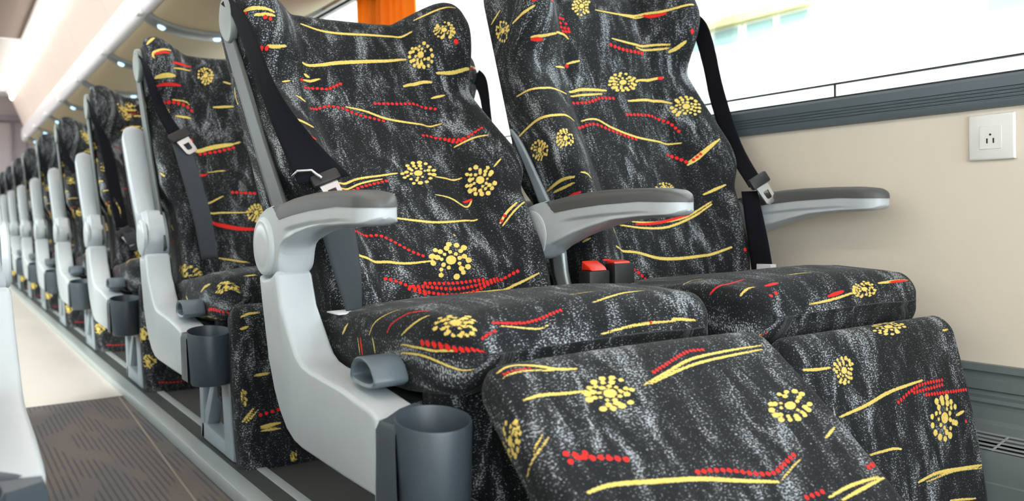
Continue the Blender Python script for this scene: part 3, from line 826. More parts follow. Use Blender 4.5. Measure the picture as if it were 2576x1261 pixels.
def apron_mesh(name, strokes, du):
    def front(x, s): return .03+0*x
    def rear(x, s): return np.full_like(x, -.02)
    hw = lambda s: .20
    to3 = lambda P: np.column_stack([P[:, 0]+.2425, -.47-P[:, 2], .30-P[:, 1]])
    return loft_cloth(name, (0, .20), hw, front, rear, .02, .015, .012, .02, du, strokes, None, None, to3, nr=5)

# ------------------------------------------------------------------ plastic parts of a seat
def arm_meshes(variant):
    top = [(-.055, .462), (-.060, .472), (-.068, .482), (-.080, .490), (-.094, .496), (-.12, .503), (-.151, .507), (-.156, .500), (-.177, .488), (-.232, .494), (-.30, .499), (-.391, .502), (-.444, .500), (-.470, .499)]
    if variant == 'aisle':
        bot = [(-.055, .450), (-.060, .436), (-.072, .420), (-.083, .411), (-.104, .403), (-.134, .401), (-.155, .404), (-.163, .413), (-.168, .432), (-.176, .446), (-.190, .4535), (-.236, .465), (-.284, .472), (-.330, .476), (-.444, .478), (-.456, .479), (-.470, .486)]
    else:
        bot = [(-.055, .450), (-.060, .440), (-.075, .422), (-.092, .410), (-.118, .405), (-.134, .411), (-.150, .420), (-.165, .428), (-.222, .448), (-.275, .461), (-.324, .471), (-.386, .476), (-.444, .478), (-.456, .479), (-.470, .486)]
    T = np.array(top)[::-1]; B = np.array(bot)[::-1]
    ys = np.unique(np.r_[np.linspace(-.470, -.056, 70), [-.151, -.156, -.162, -.166, -.170, -.173]])[::-1]
    def zt(y): return np.interp(y, T[:, 0], T[:, 1])
    def zb(y): return np.interp(y, B[:, 0], B[:, 1])
    xo, xi = -.030, .024
    xc = (xo+xi)/2; hwid = (xi-xo)/2
    def nose(y):
        e = max(0., min(1., (-y-.436)/.0345)); return math.sqrt(max(.02, 1-e**2))
    loops = []
    for y in ys:
        zt_, zb_ = zt(y), zb(y); h = zt_-zb_; k = nose(y)
        pts = []
        rel = sst(-.18, -.24, y)*(1-sst(-.37, -.444, y))
        hv = np.linspace(1, 0, 30)
        for v in hv:
            dtop = (1-v)*h
            dx = .0042*rel*sst(.0145, .0205, dtop)*(1-.6*sst(.012, .003, v*h))
            rb = .010*sst(.16, 0., v)**2
            pts.append((xc-hwid*k+(dx+rb)*k, y, zb_+v*h))
        pts.append((xc, y, zb_-.001))
        for v in hv[::-1]:
            rb = .010*sst(.16, 0., v)**2
            pts.append((xc+hwid*k-rb*k, y, zb_+v*h))
        loops.append(pts)
    body = grid_mesh('armrest', loops)
    pt = np.array([(-.149, .506), (-.16, .509), (-.18, .5125), (-.212, .5165), (-.259, .520), (-.302, .522), (-.364, .522), (-.42, .5205), (-.450, .517), (-.465, .511), (-.472, .503)])[::-1]
    loops = []
    for y in np.linspace(-.150, -.472, 60):
        zt_ = np.interp(y, pt[:, 0], pt[:, 1]); zb_ = zt(max(y, -.470)) if y < -.162 else zt(-.151)-(zt(-.151)-.4955)*0 - .001
        zb_ = min(zb_, zt_-.0015) - .001
        k = nose(y) if y > -.4705 else .14
        k = k*1.03
        w = hwid; h = zt_-zb_; pts = []
        for a in np.linspace(0, math.pi, 15):
            c, s_ = math.cos(a), math.sin(a)
            pts.append((xc-w*k*np.sign(c)*abs(c)**.55, y, zb_+h*abs(s_)**.5))
        pts.append((xc+w*k, y, zb_-.0)); pts.append((xc-w*k, y, zb_-.0))
        loops.append(pts)
    pad = grid_mesh('arm_pad', loops)
    return body, pad

def lathe(bm, prof, cx, cy, n=48, tilt=0.0, zref=0.0):
    rings = []
    for (r, z) in prof:
        ring = []
        for j in range(n):
            a = 2*math.pi*j/n
            x, y = cx+r*math.cos(a), cy+r*math.sin(a)
            zz = z+(tilt*(y-cy) if z > zref else 0)
            ring.append(bm.verts.new((x, y, zz)))
        rings.append(ring)
    for i in range(len(rings)-1):
        for j in range(n):
            bm.faces.new((rings[i][j], rings[i][(j+1) % n], rings[i+1][(j+1) % n], rings[i+1][j]))
    return rings

PIV = Vector((0, -.108, .450))
BACK_PIV = Vector((0, -.12, .30))
ARM = {k: arm_meshes(k) for k in ('aisle', 'window')}

def build_arm(parent, x0, raised, variant, cap_side=-1, kind_label=None):
    h = bpy.data.objects.new
    body0, pad0 = ARM[variant]
    body = body0.copy(); pad = pad0.copy()
    for me in (body, pad): me.transform(Matrix.Translation(-PIV))
    o = link('armrest', body, MT['shell'], parent)
    body.set_sharp_from_angle(angle=math.radians(50))
    o.location = PIV+Vector((x0, 0, 0))
    p = link('arm_pad', pad, MT['pad'], o); pad.set_sharp_from_angle(angle=math.radians(50)); p['label'] = 'dark grey arm pad'
    bm = bmesh.new()
    prof = [(.0005, .0075), (.018, .0075), (.030, .0070), (.034, .0055), (.0365, .0062), (.040, .0055), (.043, .003), (.0435, -.004)]
    rings = []
    n = 40
    if variant == 'window': prof = [(r, d*.3) for r, d in prof]
    for (r, d) in prof:
        rings.append([bm.verts.new((cap_side*(.030+d) if cap_side < 0 else .024+d, r*math.cos(2*math.pi*j/n), r*1.0*math.sin(2*math.pi*j/n)-.002)) for j in range(n)])
    for i in range(len(rings)-1):
        for j in range(n): bm.faces.new((rings[i][j], rings[i][(j+1) % n], rings[i+1][(j+1) % n], rings[i+1][j]))
    bm.faces.new(rings[0])
    from_bm('pivot_cap', bm, MT['cap'], o)
    if raised: o.rotation_euler.x = math.radians(-raised)
    return o

CUP_X = .008
def build_shroud(parent, dx=0, lever=True):
    pts = [(-.084, .404), (-.094, .372), (-.104, .342), (-.120, .284), (-.140, .240), (-.160, .212), (-.185, .190), (-.215, .178), (-.245, .174), (-.386, .171), (-.500, .171), (-.502, .264), (-.482, .271), (-.397, .282), (-.290, .289), (-.262, .2935), (-.243, .302), (-.232, .312), (-.183, .364), (-.166, .408), (-.158, .413), (-.150, .409), (-.134, .403), (-.108, .400)]
    bm = bmesh.new(); bm_prism(bm, pts, 'x', -.033, .020, .006, 3)
    for v in bm.verts:
        if v.co.x < -.02:
            b = 1-((v.co.z-.30)/.13)**2
            v.co.x -= .003*max(0, b)
    sh = from_bm('side_shroud', bm, MT['shell'], parent, True, 32)
    # dark end piece and cup
    bm = bmesh.new()
    cxx = CUP_X+dx
    arc = [(cxx+.0434*math.cos(math.radians(a)), -.553+.0434*math.sin(math.radians(a))) for a in (172, 155, 138, 121, 104, 87, 70, 55)]
    plan = [(-.0335, -.489), (-.0355, -.500), (min(-.0345, cxx-.0425), -.525)]+arc+[(max(.028, arc[-1][0]+.002), -.512), (.024, -.500), (.021, -.489)]
    lo = [bm.verts.new((x, y, .168)) for x, y in plan]
    z1 = [.262, .262, .263]+[.264+.0006*k for k in range(8)]+[.271, .272, .273]
    mi = [bm.verts.new((x, y, z-.010)) for (x, y), z in zip(plan, z1)]
    def shrink(x, y): return (x if -.03 < x < .02 else x*.9, y)
    up = [bm.verts.new(shrink(x, y)+(z,)) for (x, y), z in zip(plan, z1)]
    n = len(plan)
    for A_, B_ in ((lo, mi), (mi, up)):
        for i in range(n): bm.faces.new((A_[i], A_[(i+1) % n], B_[(i+1) % n], B_[i]))
    bm.faces.new(up); bm.faces.new(lo[::-1])
    br = from_bm('cup_bracket', bm, MT['cup'], sh, True, 50)
    bm = bmesh.new()
    zt = .268
    prof = [(.0005, .160), (.030, .160), (.036, .1615), (.0385, .166), (.0405, .22), (.0425, zt-.002), (.0420, zt), (.0405, zt), (.0398, zt-.003), (.037, .20), (.0355, .172), (.0005, .170)]
    lathe(bm, prof, cxx, -.553, 56, tilt=.155, zref=.21)
    cup = from_bm('cup_holder', bm, MT['cup'], sh, True, 45)
    cup['label'] = 'dark slate cup holder'
    if not lever: return sh
    # recline lever: hollow D-shaped handle
    outer = smooth_poly([(-.385, .284), (-.384, .298), (-.392, .311), (-.408, .319), (-.430, .3205), (-.450, .314), (-.462, .302), (-.468, .288), (-.452, .280), (-.420, .279)], 3)
    c = np.mean(np.array(outer), 0)
    outer = [tuple(c+(np.array(p)-c)*.86) for p in outer]
    inner = [tuple(c+(np.array(p)-c)*np.array([.80, .70])) for p in outer]
    bm = bmesh.new(); rows = []
    for x, poly in ((-.017, outer), (.022, outer)):
        rows.append([bm.verts.new((x, p[0], p[1])) for p in poly])
    rows.append([bm.verts.new((.026, *(c+(np.array(p)-c)*.92))) for p in outer])
    fr = [bm.verts.new((-.019, *(c+(np.array(p)-c)*np.array([.93, .90])))) for p in outer]
    inn = [bm.verts.new((-.017, p[0], p[1])) for p in inner]
    deep = [bm.verts.new((.014, *(c+(np.array(p)-c)*.8))) for p in inner]
    n = len(outer)
    for A_, B_ in ((rows[0], rows[1]), (rows[1], rows[2]), (rows[0], fr), (fr, inn), (inn, deep)):
        for i in range(n): bm.faces.new((A_[i], A_[(i+1) % n], B_[(i+1) % n], B_[i]))
    bm.faces.new(rows[2]); bm.faces.new(deep)
    lv = from_bm('recline_lever', bm, MT['lever'], sh, True, 50)
    lv['label'] = 'slate grey hollow recline lever'
    lv.location = (0, 0, .004)
    return sh

def build_leg(parent, x=.040):
    bm = bmesh.new()
    w = .034
    bm_prism(bm, [(-.315, 0), (-.348, 0), (-.348, .26), (-.315, .26)], 'x', x, x+w, .004, 2)
    bm_prism(bm, [(-.335, .055), (-.352, .02), (-.452, .158), (-.425, .158)], 'x', x+.003, x+w-.003, .003, 2)
    bm_prism(bm, [(-.316, 0), (-.575, 0), (-.570, .030), (-.45, .034), (-.330, .040)], 'x', x, x+w, .004, 2)
    bm_prism(bm, [(-.520, .0), (-.578, .0), (-.585, .02), (-.562, .158), (-.508, .158), (-.518, .06)], 'x', x-.002, x+w+.004, .006, 2)
    bm_prism(bm, [(-.315, .142), (-.560, .142), (-.560, .158), (-.315, .158)], 'x', x, x+w, .003, 2)
    o = from_bm('leg_frame', bm, MT['frame'], parent, True, 40)
    o['label'] = 'grey painted truss leg'; o.location.z = .0006
    bm = bmesh.new(); bm_box(bm, (x+.004, -.592, .0), (x+w, -.570, .022), .004, 2)
    from_bm('foot_bolt', bm, MT['label'], o)
    return o

def loc3(rows, k):
    """(x, s, t) back-frame points -> object coordinates of the back"""
    return [(r[k][0], -r[k][2], r[k][1]) for r in rows]

def build_back_trim(back):
    # coordinates are relative to the back's own centre line: x - .245
    sh = lambda L: [(p[0]-.245, p[1], p[2]) for p in L]
    rows = [[(.012, .612, .000), (.012, .612, .042)], [(.012, .562, .003), (.012, .562, .047)], [(.012, .47, .010), (.012, .47, .056)], [(.012, .34, .020), (.012, .34, .068)], [(.012, .19, .034), (.012, .19, .086)], [(.012, .10, .04), (.012, .10, .090)]]
    st = ribbon('belt_cover_strip', sh(loc3(rows, 0)), sh(loc3(rows, 1)), MT['trim'], back, th=.005, n=4)
    st['label'] = 'grey plastic strip along the edge of the backrest'
    poly = [(.012, .648), (.040, .664), (.070, .650), (.082, .618), (.066, .585), (.040, .572), (.018, .590), (.006, .622)]
    bm = bmesh.new()
    bm_prism(bm, [(-a, b) for a, b in smooth_poly(poly, 3)], 'x', .004-.245, .018-.245, .004, 3)
    g = from_bm('belt_guide', bm, MT['guide'], back)
    g['label'] = 'grey green shoulder belt guide'

def latch(parent, c, R, s=1.0, mat=None):
    """steel latch tongue with a slot, lying in the frame R (3x3) at c"""
    bm = bmesh.new()
    out = [(-.013, 0), (.013, 0), (.0115, -.030), (.008, -.034), (-.008, -.034), (-.0115, -.030)]
    inn = [(-.006, -.012), (.006, -.012), (.0055, -.024), (.003, -.026), (-.003, -.026), (-.0055, -.024)]
    a = [bm.verts.new((x*s, 0, z*s)) for x, z in out]; b = [bm.verts.new((x*s, 0, z*s)) for x, z in inn]
    for i in range(6): bm.faces.new((a[i], a[(i+1) % 6], b[(i+1) % 6], b[i]))
    r = bmesh.ops.extrude_face_region(bm, geom=bm.faces[:])
    for v in r['geom']:
        if isinstance(v, bmesh.types.BMVert): v.co.y += .003
    for v in bm.verts: v.co = R @ v.co + c
    o = from_bm('latch_plate', bm, mat or MT['steel'], parent, True, 30)
    bm = bmesh.new(); bm_box(bm, (-.020*s, -.005, -.002*s), (.020*s, .006, .017*s), .004, 2)
    for v in bm.verts: v.co = R @ v.co + c
    from_bm('latch_grip', bm, MT['black'], parent)
    return o

# ------------------------------------------------------------------ seats
def seat_cloth(kind, strokes, du):
    return dict(back=back_mesh('backrest', strokes.get('back', []), du),
                cushion=cushion_mesh('seat_cushion', strokes.get('cushion', []), du),
                leg=legrest_mesh('leg_rest', strokes.get('legrest', []), du, .215 if kind == 'A' else .205),
                apron=apron_mesh('front_apron', strokes.get('apron', []), .006))

def add_seat(x, y, cloth, recline, legswing, label, mirror=False, aisle=True, arm_raise=0, belt=None, group='patterned coach seats', front_apron=True, trim=True, cup_dx=0, lever=True):
    root = empty('coach_seat', (x, y, 0), label, 'seat', group)
    if mirror: root.scale.x = -1
    b = link('backrest', cloth['back'], None, root, smooth=False)
    b.location = BACK_PIV+Vector((.245, 0, 0)); b.rotation_euler.x = -math.radians(recline)
    if trim: build_back_trim(b)
    c = link('seat_cushion', cloth['cushion'], None, root, smooth=False)
    l = link('leg_rest', cloth['leg'], None, root, smooth=False)
    l.location = (.245, -.578, .303 if aisle else .290)
    if legswing > 40: l.location = (.262, -.588, .303)
    l.rotation_euler.x = math.radians(-legswing)
    if front_apron: link('front_apron', cloth['apron'], None, root, smooth=False)
    # under-seat pan that carries cushion and back
    bm = bmesh.new(); bm_box(bm, (.035, -.46, .225), (.455, -.10, .268), .006, 2)
    from_bm('seat_pan', bm, MT['black'], root)
    bm = bmesh.new(); bm_prism(bm, [(-.16, .235), (-.085, .235), (-.075, .33), (-.11, .36), (-.15, .34)], 'x', .022, .034, .003, 2)
    from_bm('recliner_bracket', bm, MT['black'], root)
    bm = bmesh.new(); bm_prism(bm, [(-.16, .235), (-.085, .235), (-.075, .33), (-.11, .36), (-.15, .34)], 'x', .449, .458, .003, 2)
    from_bm('recliner_bracket', bm, MT['black'], root)
    if aisle:
        build_shroud(root, cup_dx, lever)
        build_arm(root, 0, arm_raise, 'aisle')
        build_leg(root)
    else:
        for x0 in (0, .478):
            a = build_arm(root, x0, arm_raise if x0 == 0 else 0, 'window')
        p = ribbon('arm_support', [(.016, -.105, .43), (.016, -.112, .38), (.016, -.128, .335), (.016, -.13, .25)], [(.016, -.138, .43), (.016, -.146, .38), (.016, -.160, .335), (.016, -.162, .25)], MT['rail'], root, th=.010, n=3)
        p['label'] = 'bright metal arm support strip'
        bm = bmesh.new()
        for x in (.385,): bm_prism(bm, [(-.20, 0), (-.26, 0), (-.24, .24), (-.20, .24)], 'x', x, x+.03, .004, 2)
        from_bm('leg_frame', bm, MT['frame'], root)
    return root, b

P_ = .95
BL = lambda L: [(p[0]-.245, -p[2], p[1]) for p in L]      # (x, s, t) -> back frame
DU = .0021
CL_A = seat_cloth('A', STROKES.get('A', {}), DU)
CL_B = seat_cloth('B', STROKES.get('B', {}), DU)
CL_C = seat_cloth('C', STROKES.get('C', {}), .0035)
CL_D = seat_cloth('D', dict(back=random_strokes(5, -300, 300, 0, 720), cushion=random_strokes(6, -250, 250, 0, 460), legrest=random_strokes(7, -230, 230, 0, 380)), .0045)
for cl in (CL_A, CL_B, CL_C, CL_D):
    for me in cl.values():
        me.materials.append(MT['fabric']); me.polygons.foreach_set('use_smooth', [True]*len(me.polygons))

I3 = Matrix.Identity(3)
def rot(ax, d): return Matrix.Rotation(math.radians(d), 3, ax)

# --- nearest row, aisle seat: reclined, leg rest raised, armrest lowered
A, Ab = add_seat(0, 0, CL_A, 33.3, 49, 'nearest aisle seat, reclined with its leg rest swung up and its armrest lowered')
sb = ribbon('seat_belt', BL([(.004, .655, .045), (.006, .588, .078), (.008, .443, .100), (.012, .309, .116), (.022, .205, .125)]), BL([(.006, .640, .080), (.010, .535, .130), (.020, .378, .145), (.052, .279, .150), (.098, .205, .146)]), MT['belt'], Ab)
sb['label'] = 'black shoulder belt'
latch(sb, Vector((.062-.245, -.142, .196)), rot('Z', -20) @ rot('Y', -12), 1.1)
tube('belt_stay', BL([(.018, .222, .120), (.024, .224, .132), (.040, .215, .146), (.050, .198, .150)]), .0022, MT['steel'], sb, 8)
lb = ribbon('lap_belt', [(.030, -.150, .505), (.034, -.176, .458), (.042, -.196, .405), (.052, -.212, .352)], [(.080, -.160, .505), (.081, -.186, .462), (.079, -.206, .402), (.074, -.216, .352)], MT['belt_grey'], A)
lb['label'] = 'grey lap belt hanging behind the armrest'
bm = bmesh.new(); bm_box(bm, (.030, -.235, .351), (.085, -.19, .3535), .001, 1)
t = from_bm('belt_label', bm, MT['label'], lb); t['label'] = 'white cloth tag'

# --- nearest row, window seat
B, Bb = add_seat(.48, 0, CL_B, 18, 11, 'nearest window seat beside the beige wall, upright with hanging leg rest and red belt buckle', aisle=False, trim=False)
st = ribbon('side_strip', BL([(.010, .375, -.022), (.010, .345, -.014), (.010, .272, .006), (.010, .204, .024)]), BL([(.010, .370, -.016), (.010, .332, .006), (.010, .255, .033), (.010, .186, .056)]), MT['frame'], Bb, th=.006)
st['label'] = 'grey plastic strip on the edge of the backrest'
sb = ribbon('seat_belt', BL([(.472, .640, .03), (.480, .590, .062), (.484, .516, .065), (.484, .407, .060), (.470, .286, .085), (.424, .190, .150)]), BL([(.480, .655, .05), (.488, .600, .094), (.492, .540, .101), (.492, .43, .096), (.482, .302, .112), (.436, .188, .178)]), MT['belt'], Bb)
sb['label'] = 'black shoulder belt'
latch(sb, Vector((.428-.245, -.178, .186)), rot('Z', -12) @ rot('Y', -22), 1.2)
lb = ribbon('lap_belt', [(.420, -.188, .520), (.420, -.202, .427), (.425, -.210, .347)], [(.432, -.218, .520), (.432, -.242, .427), (.436, -.254, .350)], MT['belt'], B)
bm = bmesh.new(); bm_box(bm, (.424, -.256, .362), (.440, -.220, .377), .001, 1)
t = from_bm('belt_label', bm, MT['label'], lb); t['label'] = 'white cloth tag'
for nm, x, y, dz in (('belt_buckle', .040, -.205, 0), ('belt_buckle', .090, -.212, .010)):
    bm = bmesh.new(); bm_box(bm, (x-.028, y-.012, .30), (x+.018, y+.020, .386+dz), .004, 2)
    bk = from_bm(nm, bm, MT['black'], B)
    if x < .06:
        bm = bmesh.new(); bm_prism(bm, [(y-.011, .386), (y+.018, .386), (y+.016, .402), (y-.006, .392)], 'x', x-.024, x+.012, .003, 2)
        t = from_bm('release_button', bm, MT['red'], bk); t['label'] = 'red release button'
    else:
        bm = bmesh.new(); bm_prism(bm, [(y-.006, .396), (y+.016, .396), (y+.014, .401), (y-.004, .399)], 'x', x-.024, x+.012, .001, 1)
        t = from_bm('release_button', bm, MT['red'], bk); t['label'] = 'red release button'

# --- rows behind, aisle side
ordn = ['second', 'third', 'fourth', 'fifth', 'sixth', 'seventh', 'eighth', 'ninth']
def rear_belt(b, root, low):
    s_ = .0 if not low else -.26
    sb = ribbon('seat_belt', BL([(.004, .650, .05), (.006, .600, .100), (.008, .534, .118), (.026, .444, .112), (.050, .380+s_, .112)]), BL([(.006, .630, .08), (.018, .564, .130), (.030, .510, .125), (.064, .432, .105), (.090, .385+s_, .108)]), MT['belt'], b)
    latch(sb, Vector((.075-.245, -.118, .375+s_)), rot('Y', -30), 1.3)
    lb = ribbon('lap_belt', BL([(.052, .370+s_*.9, .110), (.060, .29+s_*.6, .120), (.074, .17+s_*.3, .124), (.084, .06, .110)]), BL([(.094, .370+s_*.9, .106), (.104, .29+s_*.6, .116), (.118, .17+s_*.3, .118), (.124, .06, .106)]), MT['belt_grey'], b)
recl = [22, 21, 23, 21, 22, 21, 22, 21]
for n in range(1, 9):
    lab = '%s aisle seat counted from the front, with its armrest folded up' % ordn[n-1]
    r, b = add_seat(0, P_*n, CL_C if n == 1 else (CL_D if n > 1 else CL_C), recl[n-1], 6, lab, arm_raise=122, front_apron=n < 3)
    rear_belt(b, r, n == 2)
# second row, window side: only its edge shows between the two nearest backrests
r, b = add_seat(.48, P_, CL_D, 15.5, 4, 'window seat of the second row, glimpsed between the two nearest backrests', aisle=False, front_apron=False)
ribbon('seat_belt', BL([(.452, .585, .10), (.452, .512, .120), (.448, .389, .118), (.448, .268, .122), (.438, .10, .132)]), BL([(.468, .615, .12), (.470, .564, .149), (.470, .438, .138), (.474, .287, .132), (.474, .10, .141)]), MT['belt'], b)
# across the aisle: only the shroud edge of this seat shows at the left border
add_seat(-.395, 0, CL_D, 22, 6, 'seat across the aisle, its pale side panel cut off by the left border', mirror=True, arm_raise=122, cup_dx=.034, lever=False)

# ------------------------------------------------------------------ floor and rail
YB, YF = 9.0, -3.2
AX = -.19                       # centre of the aisle
box('floor', (-1.5, YF, -.06), (1.10, YB, -.030), MT['dark_floor'], kind='structure')
box('floor', (-.372, YF, -.031), (.004, 1.40, -.026), MT['carpet'], kind='structure')
box('floor', (-.372, 1.40, -.031), (.004, YB, -.025), MT['vinyl'], kind='structure')
box('floor', (.004, YF, -.031), (1.0195, YB, -.004), MT['dark_floor'], kind='structure')
box('floor', (-1.41, YF, -.031), (-.372, YB, -.004), MT['dark_floor'], kind='structure')
def rail(x, s, label):
    r = empty('seat_rail', (x, 0, 0), label, 'rail', 'seat rails')
    bm = bmesh.new(); bm_box(bm, (min(-.004*s, .032*s), YF, -.030), (max(-.004*s, .032*s), 8.9, .0), .003, 2)
    from_bm('rail_profile', bm, MT['rail'], r)
    bm = bmesh.new(); bm_box(bm, (min(.032*s, .066*s), YF, -.006), (max(.032*s, .066*s), 8.9, -.0015))
    from_bm('rail_groove', bm, MT['groove'], r, False)
    bm = bmesh.new(); bm_box(bm, (min(.066*s, .086*s), YF, -.008), (max(.066*s, .086*s), 8.9, .0), .002, 2)
    from_bm('rail_lip', bm, MT['rail'], r)
rail(0, 1, 'silver floor rail under the aisle seats on the window side')
rail(-.372, -1, 'silver floor rail under the seats left of the aisle')
bm = bmesh.new()
bm_prism(bm, [(-.012, 1.4), (-.075, -.1), (-.10, -.8), (-.104, -.8), (-.079, -.1), (-.017, 1.4)], 'z', -.0262, -.0245)
tag(from_bm('carpet_binding', bm, MT['edge'], None, False), 'thin beige binding line along the carpet beside the rail', 'carpet binding')

# ------------------------------------------------------------------ right wall, sill, window
WX = 1.02
prism('wall_right', [(WX, -.06), (WX+.06, -.06), (WX+.06, .645), (WX, .645)], 'y', YF, YB, MT['wall'], kind='structure')
sill = [(WX+.002, .640), (WX-.010, .642), (WX-.013, .650)]
for k in range(4):
    z = .652+k*.0055
    sill += [(WX-.013, z), (WX-.0105, z+.0015), (WX-.0105, z+.003), (WX-.013, z+.0045)]
sill += [(WX-.0135, .688), (WX-.010, .693), (WX+.03, .696), (WX+.05, .696), (WX+.05, .64)]
prism('trim_1', sill, 'y', YF, YB, MT['sill'], kind='structure', sharp=25)
w = tag(bpy.data.objects.new('window_1', None), kind='structure'); COL.objects.link(w)
def wpart(name, lo, hi, mat, bev=0): return box(name, lo, hi, mat, w, bev)
wpart('gasket', (WX+.016, YF, .696), (WX+.03, YB, .700), MT['gasket'])
prism('sky_catch_ledge', [(WX+.036, .690), (WX+.036, .698), (WX+.19, .765), (WX+.19, .690)], 'y', YF, YB, MT['white'], w)  # ledge added outside the glass, tilted to catch sky light and look bright
wpart('gasket', (WX+.020, YF, .7235), (WX+.030, YB, .7265), MT['gasket'])
wpart('glass_pane', (WX+.030, YF, .699), (WX+.034, YB, 1.42), MT['glass'])
wpart('gasket', (WX+.015, YF, 1.40), (WX+.034, YB, 1.43), MT['gasket'])
wpart('frame_joint', (WX+.024, -.30, .700), (WX+.028, -.297, .7235), MT['gasket'])
for yy in (1.62, 4.4, 7.2):
    prism('wall_right', [(WX-.005, yy), (WX+.04, yy), (WX+.04, yy+.09), (WX-.005, yy+.09)], 'z', .69, 1.42, MT['white'], kind='structure', bev=.004)
prism('wall_right', [(WX, 1.40), (WX+.06, 1.40), (WX+.06, 2.0), (WX, 2.0)], 'y', YF, YB, MT['ceil'], kind='structure')
# curtain
c = empty('curtain', (.972, 1.58, .75), 'orange curtain gathered at the window pillar behind the nearest seats', 'curtain')
loops = []
for z in np.linspace(0, .590, 12):
    row = []
    for k in range(61):
        y = (k/60-.5)*.46
        row.append((.016*math.sin(k*.82)+.004*math.sin(k*.31+z*4), y, z))
    for k in range(60, -1, -1):
        y = (k/60-.5)*.46
        row.append((.016*math.sin(k*.82)+.004*math.sin(k*.31+z*4)+.002, y, z))
    loops.append(row)
link('curtain_cloth', grid_mesh('curtain_cloth', loops), MT['curtain'], c)
tube('curtain_rod', [(0, -.26, .596), (0, .26, .596)], .006, MT['sill'], c)

# socket
s = empty('power_socket', (WX, -.619, .594), 'white square power socket on the beige wall below the sill', 'power socket')
bm = bmesh.new(); bm_prism(bm, [(y, z) for y, z in smooth_poly([(-.0375, -.0375), (0, -.0378), (.0375, -.0375), (.0378, 0), (.0375, .0375), (0, .0378), (-.0375, .0375), (-.0378, 0)], 1)], 'x', -.008, 0.0005, .0035, 3)
pl = from_bm('socket_plate', bm, MT['socket'], s)
bm = bmesh.new(); bm_box(bm, (-.0092, -.018, -.020), (-.0078, .018, .018), .0006, 1)
ins = from_bm('socket_insert', bm, MT['socket'], s)
for y, z, hy, hz in ((0, .0035, .0018, .0018), (.0052, -.0065, .0011, .004), (-.0052, -.0065, .0011, .004)):
    bm = bmesh.new()
    if hy == hz:
        bmesh.ops.create_cone(bm, cap_ends=True, segments=16, radius1=hy, radius2=hy, depth=.001, matrix=Matrix.Translation((-.0093, y, z)) @ Matrix.Rotation(math.pi/2, 4, 'Y'))
    else: bm_box(bm, (-.0098, y-hy, z-hz), (-.0090, y+hy, z+hz))
    from_bm('socket_hole', bm, MT['black'], ins, False)

# heater convector along the wall foot
h = empty('heater_convector', (0, 0, 0), 'grey heater casing with wire grille along the wall foot, right of the leg rests', 'heater')
prof = [(WX-.0005, .2185), (WX-.012, .2185), (WX-.012, .207), (WX-.004, .205), (WX-.004, .196), (WX-.010, .192), (WX-.010, .176), (WX-.004, .173), (WX-.006, .166), (WX-.004, .160), (WX-.006, .154), (WX-.003, .150), (WX-.014, .147), (WX-.016, .128), (WX-.024, .122), (WX-.028, .104), (WX-.028, .095), (WX-.0005, .095)]
prism('heater_back', prof, 'y', -2.6, 8.8, MT['heater'], h, sharp=20)
prism('heater_casing', [(WX-.078, .094), (WX-.080, .088), (WX-.080, .045), (WX-.082, .043), (WX-.082, -.004), (WX-.0005, -.004), (WX-.0005, .080), (WX-.074, .080)], 'y', -2.6, 8.8, MT['heater'], h, sharp=20)
bm = bmesh.new()
for k in range(5):
    x = WX-.029-.0115*k; z = .109-.0032*k
    bm_box(bm, (x-.0013, -2.6, z-.0013), (x+.0013, 1.4, z+.0013))
for k in range(64):
    y = -2.58+k*.062
    bm_prism(bm, [(WX-.024, .111), (WX-.077, .097), (WX-.077, .0945), (WX-.024, .1085)], 'y', y-.0012, y+.0012)
g = from_bm('heater_grille', bm, MT['grille'], h, False)
prism('heater_core', [(WX-.02, .092), (WX-.074, .084), (WX-.074, .0805), (WX-.02, .0805)], 'y', -2.6, 8.8, MT['heater_dark'], h)

